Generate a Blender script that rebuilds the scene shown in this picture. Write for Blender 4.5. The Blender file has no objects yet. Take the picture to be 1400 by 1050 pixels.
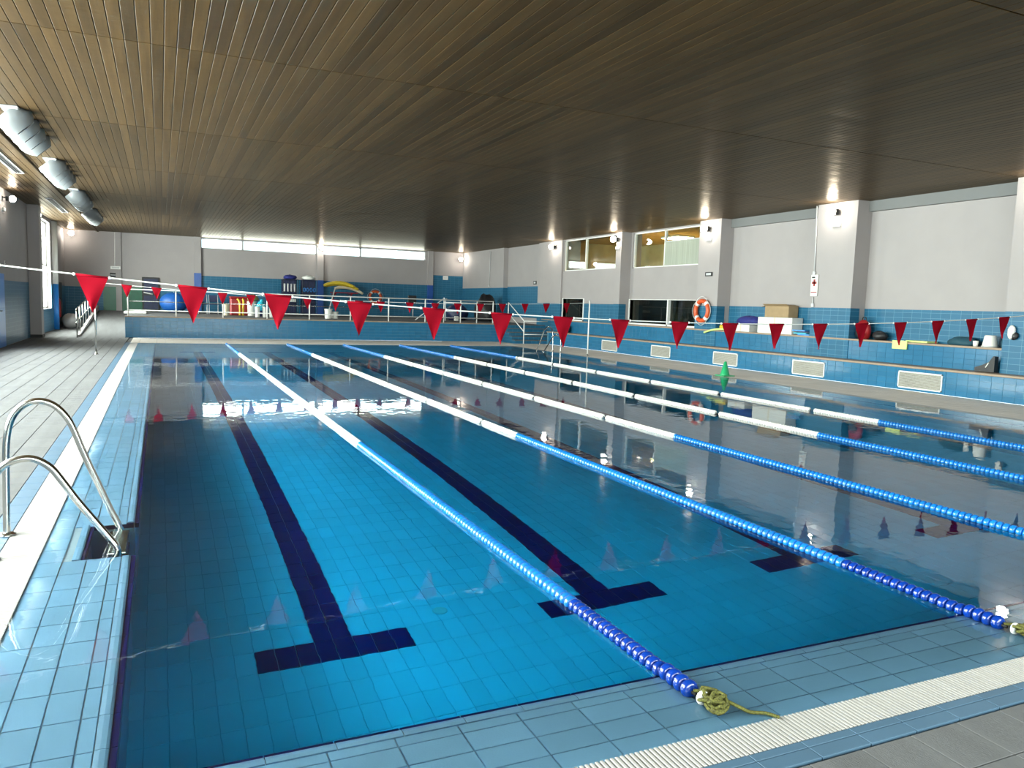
import bpy, math, random
from mathutils import Vector, Matrix
random.seed(7)
scene = bpy.context.scene
C = scene.collection

# ------------------------------------------------------------------ camera, world, light, exposure
F = 1058.93                                    # focal length in pixels of the 1400x1050 frame
R = Matrix(((0.9110017, 0.0123819, -0.4122168), (-0.4111564, 0.1049180, -0.9055068), (0.0320370, 0.9944038, 0.1006713)))
CAM = Vector((0.1853, -2.7115, 1.613))
cd = bpy.data.cameras.new('camera'); cam = bpy.data.objects.new('camera', cd); C.objects.link(cam)
cd.sensor_fit = 'HORIZONTAL'; cd.sensor_width = 36.0; cd.lens = 36.0 * F / 1400.0
cd.clip_start = 0.05; cd.clip_end = 300
cam.matrix_world = Matrix.Translation(CAM) @ R.to_4x4()
scene.camera = cam

world = bpy.data.worlds.new('sky'); scene.world = world; world.use_nodes = True
world.node_tree.nodes['Background'].inputs[0].default_value = (0.80, 0.90, 1.0, 1)
world.node_tree.nodes['Background'].inputs[1].default_value = 4.0

SKY_L, FILL_N, SKY_B = 46.0, 19.0, 11.0                       # radiance of the side daylight, the added near fill and the clerestory
def sky_area(name, loc, rot, w, h, rad, col=(1.0, 0.95, 0.90)):
    d = bpy.data.lights.new(name, 'AREA'); d.shape = 'RECTANGLE'; d.size = w; d.size_y = h
    d.energy = rad * w * h * math.pi; d.color = col
    o = bpy.data.objects.new(name, d); C.objects.link(o); o.location = loc; o.rotation_euler = rot
LEFT_BAYS = [(0.2, 4.9), (5.4, 10.4), (10.9, 15.9), (16.4, 21.6), (29.3, 34.3)]
for a, b in LEFT_BAYS:                         # daylight in the tall windows of the left wall
    sky_area('daylight_side', (-4.35, (a + b) / 2, 2.35), (0, -math.pi / 2, 0), 3.9, b - a, SKY_L)
sky_area('near_fill', (3.0, -6.4, 2.75), (math.pi / 2, 0, 0), 11.0, 3.1, FILL_N)  # fill light added behind the camera to brighten the near end
sky_area('daylight_back', (7.9, 39.75, 4.2), (-math.pi / 2, 0, 0), 12.0, 0.6, SKY_B)

vs = scene.view_settings
scene.display_settings.display_device = 'sRGB'
vs.view_transform = 'Standard'; vs.look = 'None'; vs.gamma = 1.0; vs.use_curve_mapping = False
vs.exposure = 0.1
cy = scene.cycles
cy.use_denoising = True
cy.max_bounces = 14; cy.diffuse_bounces = 5; cy.glossy_bounces = 5; cy.transmission_bounces = 8; cy.transparent_max_bounces = 12
cy.sample_clamp_indirect = 30.0; cy.sample_clamp_direct = 0.0
cy.caustics_reflective = False; cy.caustics_refractive = True

# ------------------------------------------------------------------ helpers
def ray(p): return R @ Vector((p[0] - 700, -(p[1] - 525), -F))
def W(px, py, X=None, Y=None, Z=None):         # a photo pixel on a plane of the room
    d = ray((px, py))
    t = (X - CAM.x) / d.x if X is not None else (Y - CAM.y) / d.y if Y is not None else (Z - CAM.z) / d.z
    return CAM + d * t
def proj(q):
    v = R.transposed() @ (Vector(q) - CAM)
    if v.z > -0.05: return None
    return (700 + F * v.x / -v.z, 525 - F * v.y / -v.z)

def wloc(o):
    v = Vector((0, 0, 0))
    while o: v += o.location; o = o.parent
    return v
def tag(o, label=None, cat=None, group=None, kind=None):
    if label: o['label'] = label
    if cat: o['category'] = cat
    if group: o['group'] = group
    if kind: o['kind'] = kind
    return o
def thing(name, label, cat, loc=(0, 0, 0), group=None):
    o = bpy.data.objects.new(name, None); C.objects.link(o); o.location = loc; o.empty_display_size = 0.1
    return tag(o, label, cat, group)

class MB:
    def __init__(s): s.v = []; s.f = []; s.sm = []
    def add(s, vs_, fs, smooth=False):
        n = len(s.v); s.v += [tuple(x) for x in vs_]
        for q in fs: s.f.append([i + n for i in q]); s.sm.append(smooth)
        return s
    def box(s, a, b):
        x0, y0, z0 = [min(a[i], b[i]) for i in range(3)]; x1, y1, z1 = [max(a[i], b[i]) for i in range(3)]
        return s.add([(x0,y0,z0),(x1,y0,z0),(x1,y1,z0),(x0,y1,z0),(x0,y0,z1),(x1,y0,z1),(x1,y1,z1),(x0,y1,z1)],
                     [(0,3,2,1),(4,5,6,7),(0,1,5,4),(1,2,6,5),(2,3,7,6),(3,0,4,7)])
    def cbox(s, a, b, c=0.01):                  # box with chamfered edges
        lo = [min(a[i], b[i]) for i in range(3)]; hi = [max(a[i], b[i]) for i in range(3)]
        c = min(c, *[(hi[i] - lo[i]) * 0.45 for i in range(3)])
        vs_ = []; idx = {}
        for sx in (0, 1):
            for sy in (0, 1):
                for sz in (0, 1):
                    sg = (sx, sy, sz)
                    for ax in range(3):
                        p = [hi[i] if sg[i] else lo[i] for i in range(3)]
                        for i in range(3):
                            if i != ax: p[i] += -c if sg[i] else c
                        idx[(sg, ax)] = len(vs_); vs_.append(p)
        fs = []
        cen = Vector([(lo[i] + hi[i]) / 2 for i in range(3)])
        def q(*k): fs.append([idx[j] for j in k])
        for ax in range(3):
            o1, o2 = [i for i in range(3) if i != ax]
            for sd in (0, 1):
                def sg(a_, b_):
                    t = [0, 0, 0]; t[ax] = sd; t[o1] = a_; t[o2] = b_; return tuple(t)
                q((sg(0,0),ax),(sg(1,0),ax),(sg(1,1),ax),(sg(0,1),ax))
            for s1 in (0, 1):                   # edges along ax
                for s2 in (0, 1):
                    def e(e_):
                        t = [0, 0, 0]; t[ax] = e_; t[o1] = s1; t[o2] = s2; return tuple(t)
                    q((e(0),o1),(e(1),o1),(e(1),o2),(e(0),o2))
        for sx in (0, 1):
            for sy in (0, 1):
                for sz in (0, 1): q(((sx,sy,sz),0),((sx,sy,sz),1),((sx,sy,sz),2))
        for k, fc in enumerate(fs):             # outward winding
            ps = [Vector(vs_[i]) for i in fc]
            n = (ps[1] - ps[0]).cross(ps[2] - ps[0]); m = sum(ps, Vector()) / len(ps)
            if n.dot(m - cen) < 0: fs[k] = fc[::-1]
        return s.add(vs_, fs)
    def tube(s, path, r, n=8, close=False, caps=True):
        P = [Vector(p) for p in path]; m = len(P); rs = r if isinstance(r, (list, tuple)) else [r] * m
        t0 = (P[1] - P[0]).normalized(); up = Vector((0, 0, 1)) if abs(t0.z) < 0.9 else Vector((1, 0, 0))
        vs_ = []; u = None
        for i in range(m):
            if close: t = (P[(i + 1) % m] - P[i - 1]).normalized()
            else: t = (P[min(i + 1, m - 1)] - P[max(i - 1, 0)]).normalized()
            u = (up - t * up.dot(t)) if u is None else (u - t * u.dot(t))
            if u.length < 1e-6: u = t.orthogonal()
            u.normalize(); w = t.cross(u)
            for k in range(n):
                a = 2 * math.pi * k / n; vs_.append(P[i] + (u * math.cos(a) + w * math.sin(a)) * rs[i])
        fs = []
        for i in range(m if close else m - 1):
            j = (i + 1) % m
            for k in range(n): fs.append((i*n+k, i*n+(k+1)%n, j*n+(k+1)%n, j*n+k))
        s.add(vs_, fs, True)
        if caps and not close:
            b = len(s.v) - len(vs_)
            s.f.append([b + k for k in range(n)][::-1]); s.sm.append(False)
            s.f.append([b + (m-1)*n + k for k in range(n)]); s.sm.append(False)
        return s
    def lathe(s, prof, c=(0, 0, 0), n=16, axis='z', smooth=True):   # profile of (radius, height)
        c = Vector(c); vs_ = []
        for r, h in prof:
            for k in range(n):
                a = 2 * math.pi * k / n; x, y = r * math.cos(a), r * math.sin(a)
                vs_.append(c + (Vector((x, y, h)) if axis == 'z' else Vector((y, h, x)) if axis == 'y' else Vector((h, x, y))))
        fs = []
        for i in range(len(prof) - 1):
            for k in range(n): fs.append((i*n+k, i*n+(k+1)%n, (i+1)*n+(k+1)%n, (i+1)*n+k))
        b = len(s.v); s.add(vs_, fs, smooth)
        s.f.append([b + k for k in range(n)][::-1]); s.sm.append(False)
        s.f.append([b + (len(prof)-1)*n + k for k in range(n)]); s.sm.append(False)
        return s
    def blob(s, c, r, n=14, m=9, lump=0.0, seed=0, flat=None):      # lumpy ellipsoid; flat cuts it level at that height below centre
        rn = random.Random(seed); c = Vector(c); ph = [rn.uniform(0, 6.3) for _ in range(6)]
        vs_ = []
        for i in range(m + 1):
            t = math.pi * i / m
            for k in range(n):
                a = 2 * math.pi * k / n
                d = 1 + lump * (math.sin(3*a+ph[0]) * math.sin(2*t+ph[1]) + 0.6*math.sin(5*a+ph[2]) * math.sin(4*t+ph[3]))
                p = Vector((r[0]*math.sin(t)*math.cos(a), r[1]*math.sin(t)*math.sin(a), r[2]*math.cos(t))) * d
                if flat is not None: p.z = max(p.z, -flat)
                vs_.append(c + p)
        fs = [(i*n+k, (i+1)*n+k, (i+1)*n+(k+1)%n, i*n+(k+1)%n) for i in range(m) for k in range(n)]
        return s.add(vs_, fs, True)
    def prism(s, pts, d):                       # polygon swept by vector d
        d = Vector(d); n = len(pts); P = [Vector(p) for p in pts]
        vs_ = P + [p + d for p in P]
        fs = [list(range(n))[::-1], list(range(n, 2*n))] + [(i, (i+1)%n, n+(i+1)%n, n+i) for i in range(n)]
        nn = (P[1]-P[0]).cross(P[2]-P[0])
        if nn.dot(d) < 0: fs = [f_[::-1] for f_ in fs]
        return s.add(vs_, fs)
    def mesh(s, name):
        me = bpy.data.meshes.new(name); me.from_pydata(s.v, [], s.f); me.polygons.foreach_set('use_smooth', s.sm); me.update()
        return me
    def build(s, name, mat, parent=None, kind=None, label=None):
        if parent:
            o = wloc(parent); s.v = [(x - o.x, y - o.y, z - o.z) for x, y, z in s.v]
        me = s.mesh(name); me.materials.append(mat)
        ob = bpy.data.objects.new(name, me); C.objects.link(ob); ob.parent = parent
        return tag(ob, label, kind=kind)
def box(a, b): return MB().box(a, b)
def cbox(a, b, c=0.01): return MB().cbox(a, b, c)
def inst(name, me, loc, parent):
    o = bpy.data.objects.new(name, me); C.objects.link(o); o.parent = parent
    o.location = Vector(loc) - (wloc(parent) if parent else Vector()); return o
def catmull(pts, k=6, close=False):
    P = [Vector(p) for p in pts]; n = len(P); out = []
    for i in range(n if close else n - 1):
        if close: a, b, c, d = P[i-1], P[i], P[(i+1)%n], P[(i+2)%n]
        else: a, b, c, d = P[max(i-1,0)], P[i], P[i+1], P[min(i+2,n-1)]
        for j in range(k):
            t = j / k
            out.append(0.5*((2*b)+(c-a)*t+(2*a-5*b+4*c-d)*t*t+(3*b-a-3*c+d)*t**3))
    if not close: out.append(P[-1])
    return out

# ------------------------------------------------------------------ materials
def srgb(r, g, b):
    f = lambda c: c/12.92 if c <= 0.04045 else ((c+0.055)/1.055)**2.4
    return (f(r/255), f(g/255), f(b/255), 1)
def mat(name, col, rough=0.5, metal=0.0, var=0.0, scale=6.0, bump=0.0, bscale=40.0, piece=0.0, spec=0.5, emit=None, stretch=None, coat=0.0):
    m = bpy.data.materials.new(name); m.use_nodes = True; nt = m.node_tree; N = nt.nodes; L = nt.links
    b = N['Principled BSDF']; b.inputs['Base Color'].default_value = col; b.inputs['Roughness'].default_value = rough
    b.inputs['Metallic'].default_value = metal; b.inputs['Specular IOR Level'].default_value = spec
    b.inputs['Coat Weight'].default_value = coat
    if emit: b.inputs['Emission Color'].default_value = (*emit[:3], 1); b.inputs['Emission Strength'].default_value = emit[3]
    tc = N.new('ShaderNodeNewGeometry'); vec = tc.outputs['Position']
    if stretch:
        mp = N.new('ShaderNodeMapping'); mp.inputs['Scale'].default_value = stretch; L.new(vec, mp.inputs['Vector']); vec = mp.outputs[0]
    fac = None
    if var:
        nz = N.new('ShaderNodeTexNoise'); nz.inputs['Scale'].default_value = scale; nz.inputs['Detail'].default_value = 5
        L.new(vec, nz.inputs['Vector'])
        mr = N.new('ShaderNodeMapRange'); mr.inputs[1].default_value = 0.25; mr.inputs[2].default_value = 0.75
        mr.inputs[3].default_value = 1 - var; mr.inputs[4].default_value = 1 + var; L.new(nz.outputs[0], mr.inputs[0]); fac = mr.outputs[0]
    if piece:
        oi = N.new('ShaderNodeObjectInfo'); ad = N.new('ShaderNodeMath'); ad.operation = 'ADD'
        fr = N.new('ShaderNodeMath'); fr.operation = 'FRACT'
        L.new(oi.outputs['Random'], ad.inputs[0]); L.new(tc.outputs['Random Per Island'], ad.inputs[1]); L.new(ad.outputs[0], fr.inputs[0])
        mr = N.new('ShaderNodeMapRange'); mr.inputs[3].default_value = 1 - piece; mr.inputs[4].default_value = 1 + piece; L.new(fr.outputs[0], mr.inputs[0])
        if fac:
            mu = N.new('ShaderNodeMath'); mu.operation = 'MULTIPLY'; L.new(fac, mu.inputs[0]); L.new(mr.outputs[0], mu.inputs[1]); fac = mu.outputs[0]
        else: fac = mr.outputs[0]
    if fac:
        mx = N.new('ShaderNodeVectorMath'); mx.operation = 'SCALE'; mx.inputs[0].default_value = col[:3]; L.new(fac, mx.inputs['Scale'])
        L.new(mx.outputs[0], b.inputs['Base Color'])
    if bump:
        nb = N.new('ShaderNodeTexNoise'); nb.inputs['Scale'].default_value = bscale; nb.inputs['Detail'].default_value = 3
        L.new(vec, nb.inputs['Vector'])
        bp = N.new('ShaderNodeBump'); bp.inputs['Strength'].default_value = bump; bp.inputs['Distance'].default_value = 0.01
        L.new(nb.outputs[0], bp.inputs['Height']); L.new(bp.outputs[0], b.inputs['Normal'])
    return m
def tilemat(name, col, joint, axes, tw=0.25, th=0.125, rough=0.38):   # glazed tiles too far off to tell apart
    m = mat(name, col, rough, spec=0.25); nt = m.node_tree; N = nt.nodes; L = nt.links; b = N['Principled BSDF']
    g = N.new('ShaderNodeNewGeometry'); sp = N.new('ShaderNodeSeparateXYZ'); L.new(g.outputs['Position'], sp.inputs[0])
    cb = N.new('ShaderNodeCombineXYZ'); L.new(sp.outputs[axes[0]], cb.inputs[0]); L.new(sp.outputs[axes[1]], cb.inputs[1])
    br = N.new('ShaderNodeTexBrick'); br.offset = 0.0; br.inputs['Scale'].default_value = 1.0
    br.inputs['Brick Width'].default_value = tw; br.inputs['Row Height'].default_value = th; br.inputs['Mortar Size'].default_value = 0.004
    br.inputs['Color1'].default_value = col; br.inputs['Color2'].default_value = tuple(c * 0.88 for c in col[:3]) + (1,)
    br.inputs['Mortar'].default_value = joint
    L.new(cb.outputs[0], br.inputs['Vector']); L.new(br.outputs[0], b.inputs['Base Color'])
    return m
def glassmat(name, tint=(0.9, 0.95, 0.95, 1)):
    m = bpy.data.materials.new(name); m.use_nodes = True; nt = m.node_tree; N = nt.nodes; L = nt.links
    N.remove(N['Principled BSDF']); out = N['Material Output']
    t = N.new('ShaderNodeBsdfTransparent'); t.inputs[0].default_value = tint
    g = N.new('ShaderNodeBsdfGlossy'); g.inputs['Roughness'].default_value = 0.0
    lw = N.new('ShaderNodeLayerWeight'); lw.inputs['Blend'].default_value = 0.5
    pw = N.new('ShaderNodeMath'); pw.operation = 'POWER'; pw.inputs[1].default_value = 5.0; L.new(lw.outputs['Facing'], pw.inputs[0])
    fr = N.new('ShaderNodeMath'); fr.operation = 'MULTIPLY_ADD'; fr.inputs[1].default_value = 0.95; fr.inputs[2].default_value = 0.045; L.new(pw.outputs[0], fr.inputs[0])
    mx = N.new('ShaderNodeMixShader'); L.new(fr.outputs[0], mx.inputs[0]); L.new(t.outputs[0], mx.inputs[1]); L.new(g.outputs[0], mx.inputs[2])
    L.new(mx.outputs[0], out.inputs[0]); return m
def watermat():
    m = bpy.data.materials.new('pool_water'); m.use_nodes = True; nt = m.node_tree; N = nt.nodes; L = nt.links
    N.remove(N['Principled BSDF']); out = N['Material Output']
    rf = N.new('ShaderNodeBsdfRefraction'); rf.inputs['IOR'].default_value = 1.333; rf.inputs['Roughness'].default_value = 0.0
    gl = N.new('ShaderNodeBsdfGlossy'); gl.inputs['Roughness'].default_value = 0.012
    fr = N.new('ShaderNodeFresnel'); fr.inputs[0].default_value = 1.333
    mx = N.new('ShaderNodeMixShader'); L.new(fr.outputs[0], mx.inputs[0]); L.new(rf.outputs[0], mx.inputs[1]); L.new(gl.outputs[0], mx.inputs[2])
    L.new(mx.outputs[0], out.inputs['Surface'])
    g = N.new('ShaderNodeNewGeometry')
    n1 = N.new('ShaderNodeTexNoise'); n1.inputs['Scale'].default_value = 5.0; n1.inputs['Detail'].default_value = 2
    n2 = N.new('ShaderNodeTexNoise'); n2.inputs['Scale'].default_value = 0.8; n2.inputs['Detail'].default_value = 1
    L.new(g.outputs['Position'], n1.inputs['Vector']); L.new(g.outputs['Position'], n2.inputs['Vector'])
    ad = N.new('ShaderNodeMath'); ad.operation = 'MULTIPLY_ADD'; ad.inputs[1].default_value = 3.0
    L.new(n2.outputs[0], ad.inputs[0]); L.new(n1.outputs[0], ad.inputs[2])
    bp = N.new('ShaderNodeBump'); bp.inputs['Strength'].default_value = 1.0; bp.inputs['Distance'].default_value = 0.0011
    L.new(ad.outputs[0], bp.inputs['Height'])
    L.new(bp.outputs[0], gl.inputs['Normal']); L.new(bp.outputs[0], rf.inputs['Normal'])
    va = N.new('ShaderNodeVolumeAbsorption'); va.inputs['Color'].default_value = (0.0, 0.855, 0.99, 1); va.inputs['Density'].default_value = 1.2
    L.new(va.outputs[0], out.inputs['Volume'])
    return m

M = {}
M['white_wall'] = mat('white_wall', (0.345, 0.318, 0.315, 1), 0.7, var=0.04, scale=1.5)
M['grey_pier'] = mat('grey_pier', (0.345, 0.318, 0.315, 1), 0.7, var=0.04, scale=1.5)
M['joint'] = mat('joint', (0.30, 0.33, 0.35, 1), 0.8)
M['joint_dark'] = mat('joint_dark', (0.03, 0.032, 0.035, 1), 0.8)
M['joint_ledge'] = mat('joint_ledge', (0.46, 0.60, 0.68, 1), 0.8)
M['joint_white'] = mat('joint_white', (0.46, 0.66, 0.76, 1), 0.8)
M['pale_blue_tile'] = mat('pale_blue_tile', (0.25, 0.52, 0.78, 1), 0.35, var=0.06, scale=2, piece=0.06, bump=0.1, bscale=120)
M['floor_tile'] = mat('floor_tile', (0.64, 0.87, 0.96, 1), 0.5, piece=0.05)
M['navy_tile'] = mat('navy_tile', (0.004, 0.009, 0.12, 1), 0.3, piece=0.12)
M['blue_strip'] = mat('blue_strip', (0.065, 0.125, 0.19, 1), 0.4, var=0.08, scale=3, piece=0.06)
M['deck_tile'] = mat('deck_tile', (0.128, 0.129, 0.132, 1), 0.8, var=0.12, scale=1.3, piece=0.05, bump=0.5, bscale=60, stretch=(6, 0.6, 1), spec=0.12)
M['deck_beige'] = mat('deck_beige', (0.70, 0.64, 0.58, 1), 0.6, var=0.1, scale=1.3, piece=0.04, spec=0.3)
M['riser_tile'] = mat('riser_tile', (0.02, 0.14, 0.27, 1), 0.18, var=0.08, scale=1.0, piece=0.07)
tcol = (0.02, 0.125, 0.23, 1)
M['tile_x'] = tilemat('tile_x', tcol, (0.10, 0.24, 0.33, 1), ('Y', 'Z'))
M['tile_y'] = tilemat('tile_y', tcol, (0.10, 0.24, 0.33, 1), ('X', 'Z'))
M['pool_wall_tile'] = mat('pool_wall_tile', (0.36, 0.56, 0.68, 1), 0.4, var=0.05)
M['deep_blue'] = mat('deep_blue', (0.01, 0.07, 0.30, 1), 0.3)
M['bright_blue'] = mat('bright_blue', (0.02, 0.22, 0.68, 1), 0.35)
M['ball_blue'] = mat('ball_blue', (0.006, 0.075, 0.30, 1), 0.5)
M['green_panel'] = mat('green_panel', (0.005, 0.10, 0.05, 1), 0.4, var=0.1)
M['grate'] = mat('grate', (0.37, 0.355, 0.34, 1), 0.35, piece=0.05)
M['gutter'] = mat('gutter', (0.10, 0.11, 0.12, 1), 0.7)
M['wood'] = mat('wood', (0.044, 0.0255, 0.0095, 1), 0.25, var=0.30, scale=1.0, piece=0.30, stretch=(22, 1.1, 1), bump=0.06, bscale=1.0, spec=0.16)
M['wood_back'] = mat('wood_back', (0.03, 0.019, 0.009, 1), 0.6)
M['nosing'] = mat('nosing', (0.33, 0.24, 0.17, 1), 0.5, var=0.15)
M['steel'] = mat('steel', (0.48, 0.48, 0.46, 1), 0.18, 1.0)
M['white_paint'] = mat('white_paint', (0.80, 0.80, 0.78, 1), 0.35)
M['white_plastic'] = mat('white_plastic', (0.82, 0.81, 0.77, 1), 0.3, piece=0.03)
M['blue_plastic'] = mat('blue_plastic', (0.002, 0.032, 0.25, 1), 0.2, piece=0.12, coat=0.4)
M['blue_plastic_lit'] = mat('blue_plastic_lit', (0.006, 0.15, 0.50, 1), 0.25, piece=0.14, coat=0.3)  # brighter blue: backlight and reflection on the floats put into the colour
M['sky_plastic'] = mat('sky_plastic', (0.03, 0.25, 0.70, 1), 0.3, piece=0.1)
M['red_cloth'] = mat('red_cloth', (0.21, 0.0012, 0.009, 1), 0.9, var=0.08, scale=8, spec=0.1)
M['cord_white'] = mat('cord_white', (0.75, 0.75, 0.72, 1), 0.6)
M['cord_green'] = mat('cord_green', (0.085, 0.085, 0.014, 1), 0.85, var=1.0, scale=170)
M['orange'] = mat('orange', (0.62, 0.09, 0.02, 1), 0.4, var=0.12, scale=8)
M['black'] = mat('black', (0.012, 0.012, 0.014, 1), 0.5)
M['dark_blue'] = mat('dark_blue', (0.012, 0.02, 0.07, 1), 0.5, var=0.3, scale=6)
M['navy_cloth'] = mat('navy_cloth', (0.015, 0.02, 0.16, 1), 0.7, var=0.3, scale=8, bump=0.6, bscale=14)
M['teal_cloth'] = mat('teal_cloth', (0.01, 0.06, 0.09, 1), 0.7, bump=0.5, bscale=14)
M['yellow'] = mat('yellow', (0.72, 0.52, 0.04, 1), 0.4, var=0.1)
M['cream'] = mat('cream', (0.66, 0.58, 0.42, 1), 0.5, var=0.06)
M['pale_yellow'] = mat('pale_yellow', (0.62, 0.75, 0.25, 1), 0.5)
M['green'] = mat('green', (0.02, 0.36, 0.14, 1), 0.35)
M['red'] = mat('red', (0.30, 0.012, 0.014, 1), 0.45, var=0.15)
M['cyan'] = mat('cyan', (0.03, 0.42, 0.55, 1), 0.4)
M['card_white'] = mat('card_white', (0.70, 0.70, 0.66, 1), 0.7, var=0.05)
M['card_brown'] = mat('card_brown', (0.34, 0.24, 0.13, 1), 0.75, var=0.1)
M['grey_plastic'] = mat('grey_plastic', (0.50, 0.51, 0.52, 1), 0.35)
M['nozzle_grey'] = mat('nozzle_grey', (0.14, 0.15, 0.155, 1), 0.4)
M['beam_shade_grey'] = mat('beam_shade_grey', (0.17, 0.175, 0.175, 1), 0.7)  # shadow on the beams at the bay tops put into the grey
M['vent_mesh'] = mat('vent_mesh', (0.42, 0.41, 0.38, 1), 0.5, var=0.2, scale=30)
M['olive'] = mat('olive', (0.22, 0.22, 0.07, 1), 0.7)
M['glow'] = mat('glow', (1, 1, 1, 1), 0.4, emit=(1.0, 0.92, 0.78, 100.0))
M['glass'] = glassmat('glass', (0.86, 0.92, 0.90, 1))
M['glass_dark'] = glassmat('glass_dark', (0.50, 0.54, 0.50, 1))
M['glass_ribbed'] = mat('glass_ribbed', (0.34, 0.37, 0.30, 1), 0.25, bump=0.6, bscale=1.0, stretch=(1, 60, 0.2), var=0.2, scale=1.0)
M['room_dark'] = mat('room_dark', (0.20, 0.19, 0.15, 1), 0.8, var=0.3, scale=2)
M['room_warm'] = mat('room_warm', (0.55, 0.42, 0.20, 1), 0.8, var=0.2, scale=2)
M['water'] = watermat()
def ripple(m, scale, dist):                      # long shallow waves along the boards
    nt = m.node_tree; N = nt.nodes; L = nt.links; b = N['Principled BSDF']; old = b.inputs['Normal'].links[0].from_socket
    g = N.new('ShaderNodeNewGeometry'); mp = N.new('ShaderNodeMapping'); mp.inputs['Scale'].default_value = scale; L.new(g.outputs['Position'], mp.inputs['Vector'])
    nz = N.new('ShaderNodeTexNoise'); nz.inputs['Scale'].default_value = 1.0; nz.inputs['Detail'].default_value = 2; L.new(mp.outputs[0], nz.inputs['Vector'])
    bp = N.new('ShaderNodeBump'); bp.inputs['Strength'].default_value = 1.0; bp.inputs['Distance'].default_value = dist
    L.new(nz.outputs[0], bp.inputs['Height']); L.new(old, bp.inputs['Normal']); L.new(bp.outputs[0], b.inputs['Normal'])
ripple(M['wood'], (0.5, 3.0, 1.0), 0.016)
def varnish(m, rough, lo_, hi_):                 # old worn varnish: a thin uneven sheen over the wood
    nt = m.node_tree; N = nt.nodes; L = nt.links; b = N['Principled BSDF']; b.inputs['Specular IOR Level'].default_value = 0.0
    g = N.new('ShaderNodeBsdfGlossy'); g.inputs['Roughness'].default_value = rough; g.inputs['Color'].default_value = (1.0, 0.93, 0.82, 1)
    L.new(b.inputs['Normal'].links[0].from_socket, g.inputs['Normal'])
    lw = N.new('ShaderNodeLayerWeight'); lw.inputs['Blend'].default_value = 0.5
    pw = N.new('ShaderNodeMath'); pw.operation = 'POWER'; pw.inputs[1].default_value = 6.0; L.new(lw.outputs['Facing'], pw.inputs[0])
    ma = N.new('ShaderNodeMath'); ma.operation = 'MULTIPLY_ADD'; ma.inputs[1].default_value = hi_ - lo_; ma.inputs[2].default_value = lo_; L.new(pw.outputs[0], ma.inputs[0])
    mx = N.new('ShaderNodeMixShader'); L.new(ma.outputs[0], mx.inputs[0]); L.new(b.outputs[0], mx.inputs[1]); L.new(g.outputs[0], mx.inputs[2])
    L.new(mx.outputs[0], N['Material Output'].inputs['Surface'])
varnish(M['wood'], 0.31, 0.045, 0.32)

# ------------------------------------------------------------------ pieces: tiles, slats, planks
def chip(u, v, du, dv, gap, th):                # one tile about its centre: chamfered face, sides, no back
    u = Vector(u); v = Vector(v); n = u.cross(v); hu, hv = (du - gap) / 2, (dv - gap) / 2; c = min(0.002, th * 0.4)
    vs_ = [u*a*hu + v*b*hv for a, b in ((-1,-1),(1,-1),(1,1),(-1,1))]
    vs_ += [p + n*(th - c) for p in vs_[:4]] + [u*a*(hu-c) + v*b*(hv-c) + n*th for a, b in ((-1,-1),(1,-1),(1,1),(-1,1))]
    fs = [(8,9,10,11)] + [(i, (i+1)%4, 4+(i+1)%4, 4+i) for i in range(4)] + [(4+i, 4+(i+1)%4, 8+(i+1)%4, 8+i) for i in range(4)]
    return vs_, fs
def field(parent, name, centres, u, v, du, dv, gap, th, mt, limit, minpx=8.0, stuff=None):
    """centres: piece centres; the largest in view become objects of their own, the rest one joined part"""
    vs_, fs = chip(u, v, du, dv, gap, th); u = Vector(u); v = Vector(v)
    sc = []
    for c in centres:
        c = Vector(c); p = proj(c); s_ = 0
        if p and -30 < p[0] < 1430 and -30 < p[1] < 1080:
            a, b = proj(c - u*du/2), proj(c + u*du/2); d, e = proj(c - v*dv/2), proj(c + v*dv/2)
            if a and b and d and e: s_ = math.hypot(a[0]-b[0], a[1]-b[1]) * math.hypot(d[0]-e[0], d[1]-e[1])
        sc.append((s_, c))
    sc.sort(key=lambda t: -t[0])
    one = [c for s_, c in sc if s_ >= minpx * minpx][:limit]; rest = [c for s_, c in sc][len(one):]
    me = MB().add(vs_, fs).mesh(name); me.materials.append(mt)
    for c in one: inst(name, me, c, parent)
    if rest:
        b = MB(); o = wloc(parent)
        for c in rest: b.add([p + c for p in vs_], fs)
        b.build(stuff or name + '_field', mt, parent, kind='stuff')
    return one
def struct(name, mb, mt, parent=None): return mb.build(name, mt, parent, kind='structure')
def grid(o, u, v, nu, nv, du, dv, skip=None):
    o = Vector(o); u = Vector(u); v = Vector(v); out = []
    for i in range(nu):
        for j in range(nv):
            c = o + u*(du*(i+.5)) + v*(dv*(j+.5))
            if not (skip and skip(c)): out.append(c)
    return out
X_, Y_, Z_ = (1, 0, 0), (0, 1, 0), (0, 0, 1)

# ------------------------------------------------------------------ the room
XL, XR, YB, YN, ZC = -3.9, 16.5, 39.3, -6.0, 4.5
PW, PL, D = 12.5, 25.0, 1.5                     # pool width, length, depth
LG = 0.505; LN = 0.465                          # width of the tiled ledge at the sides and at the ends
NY0, NY1 = 2.51, 3.29                           # ladder recess in the ledge

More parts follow.
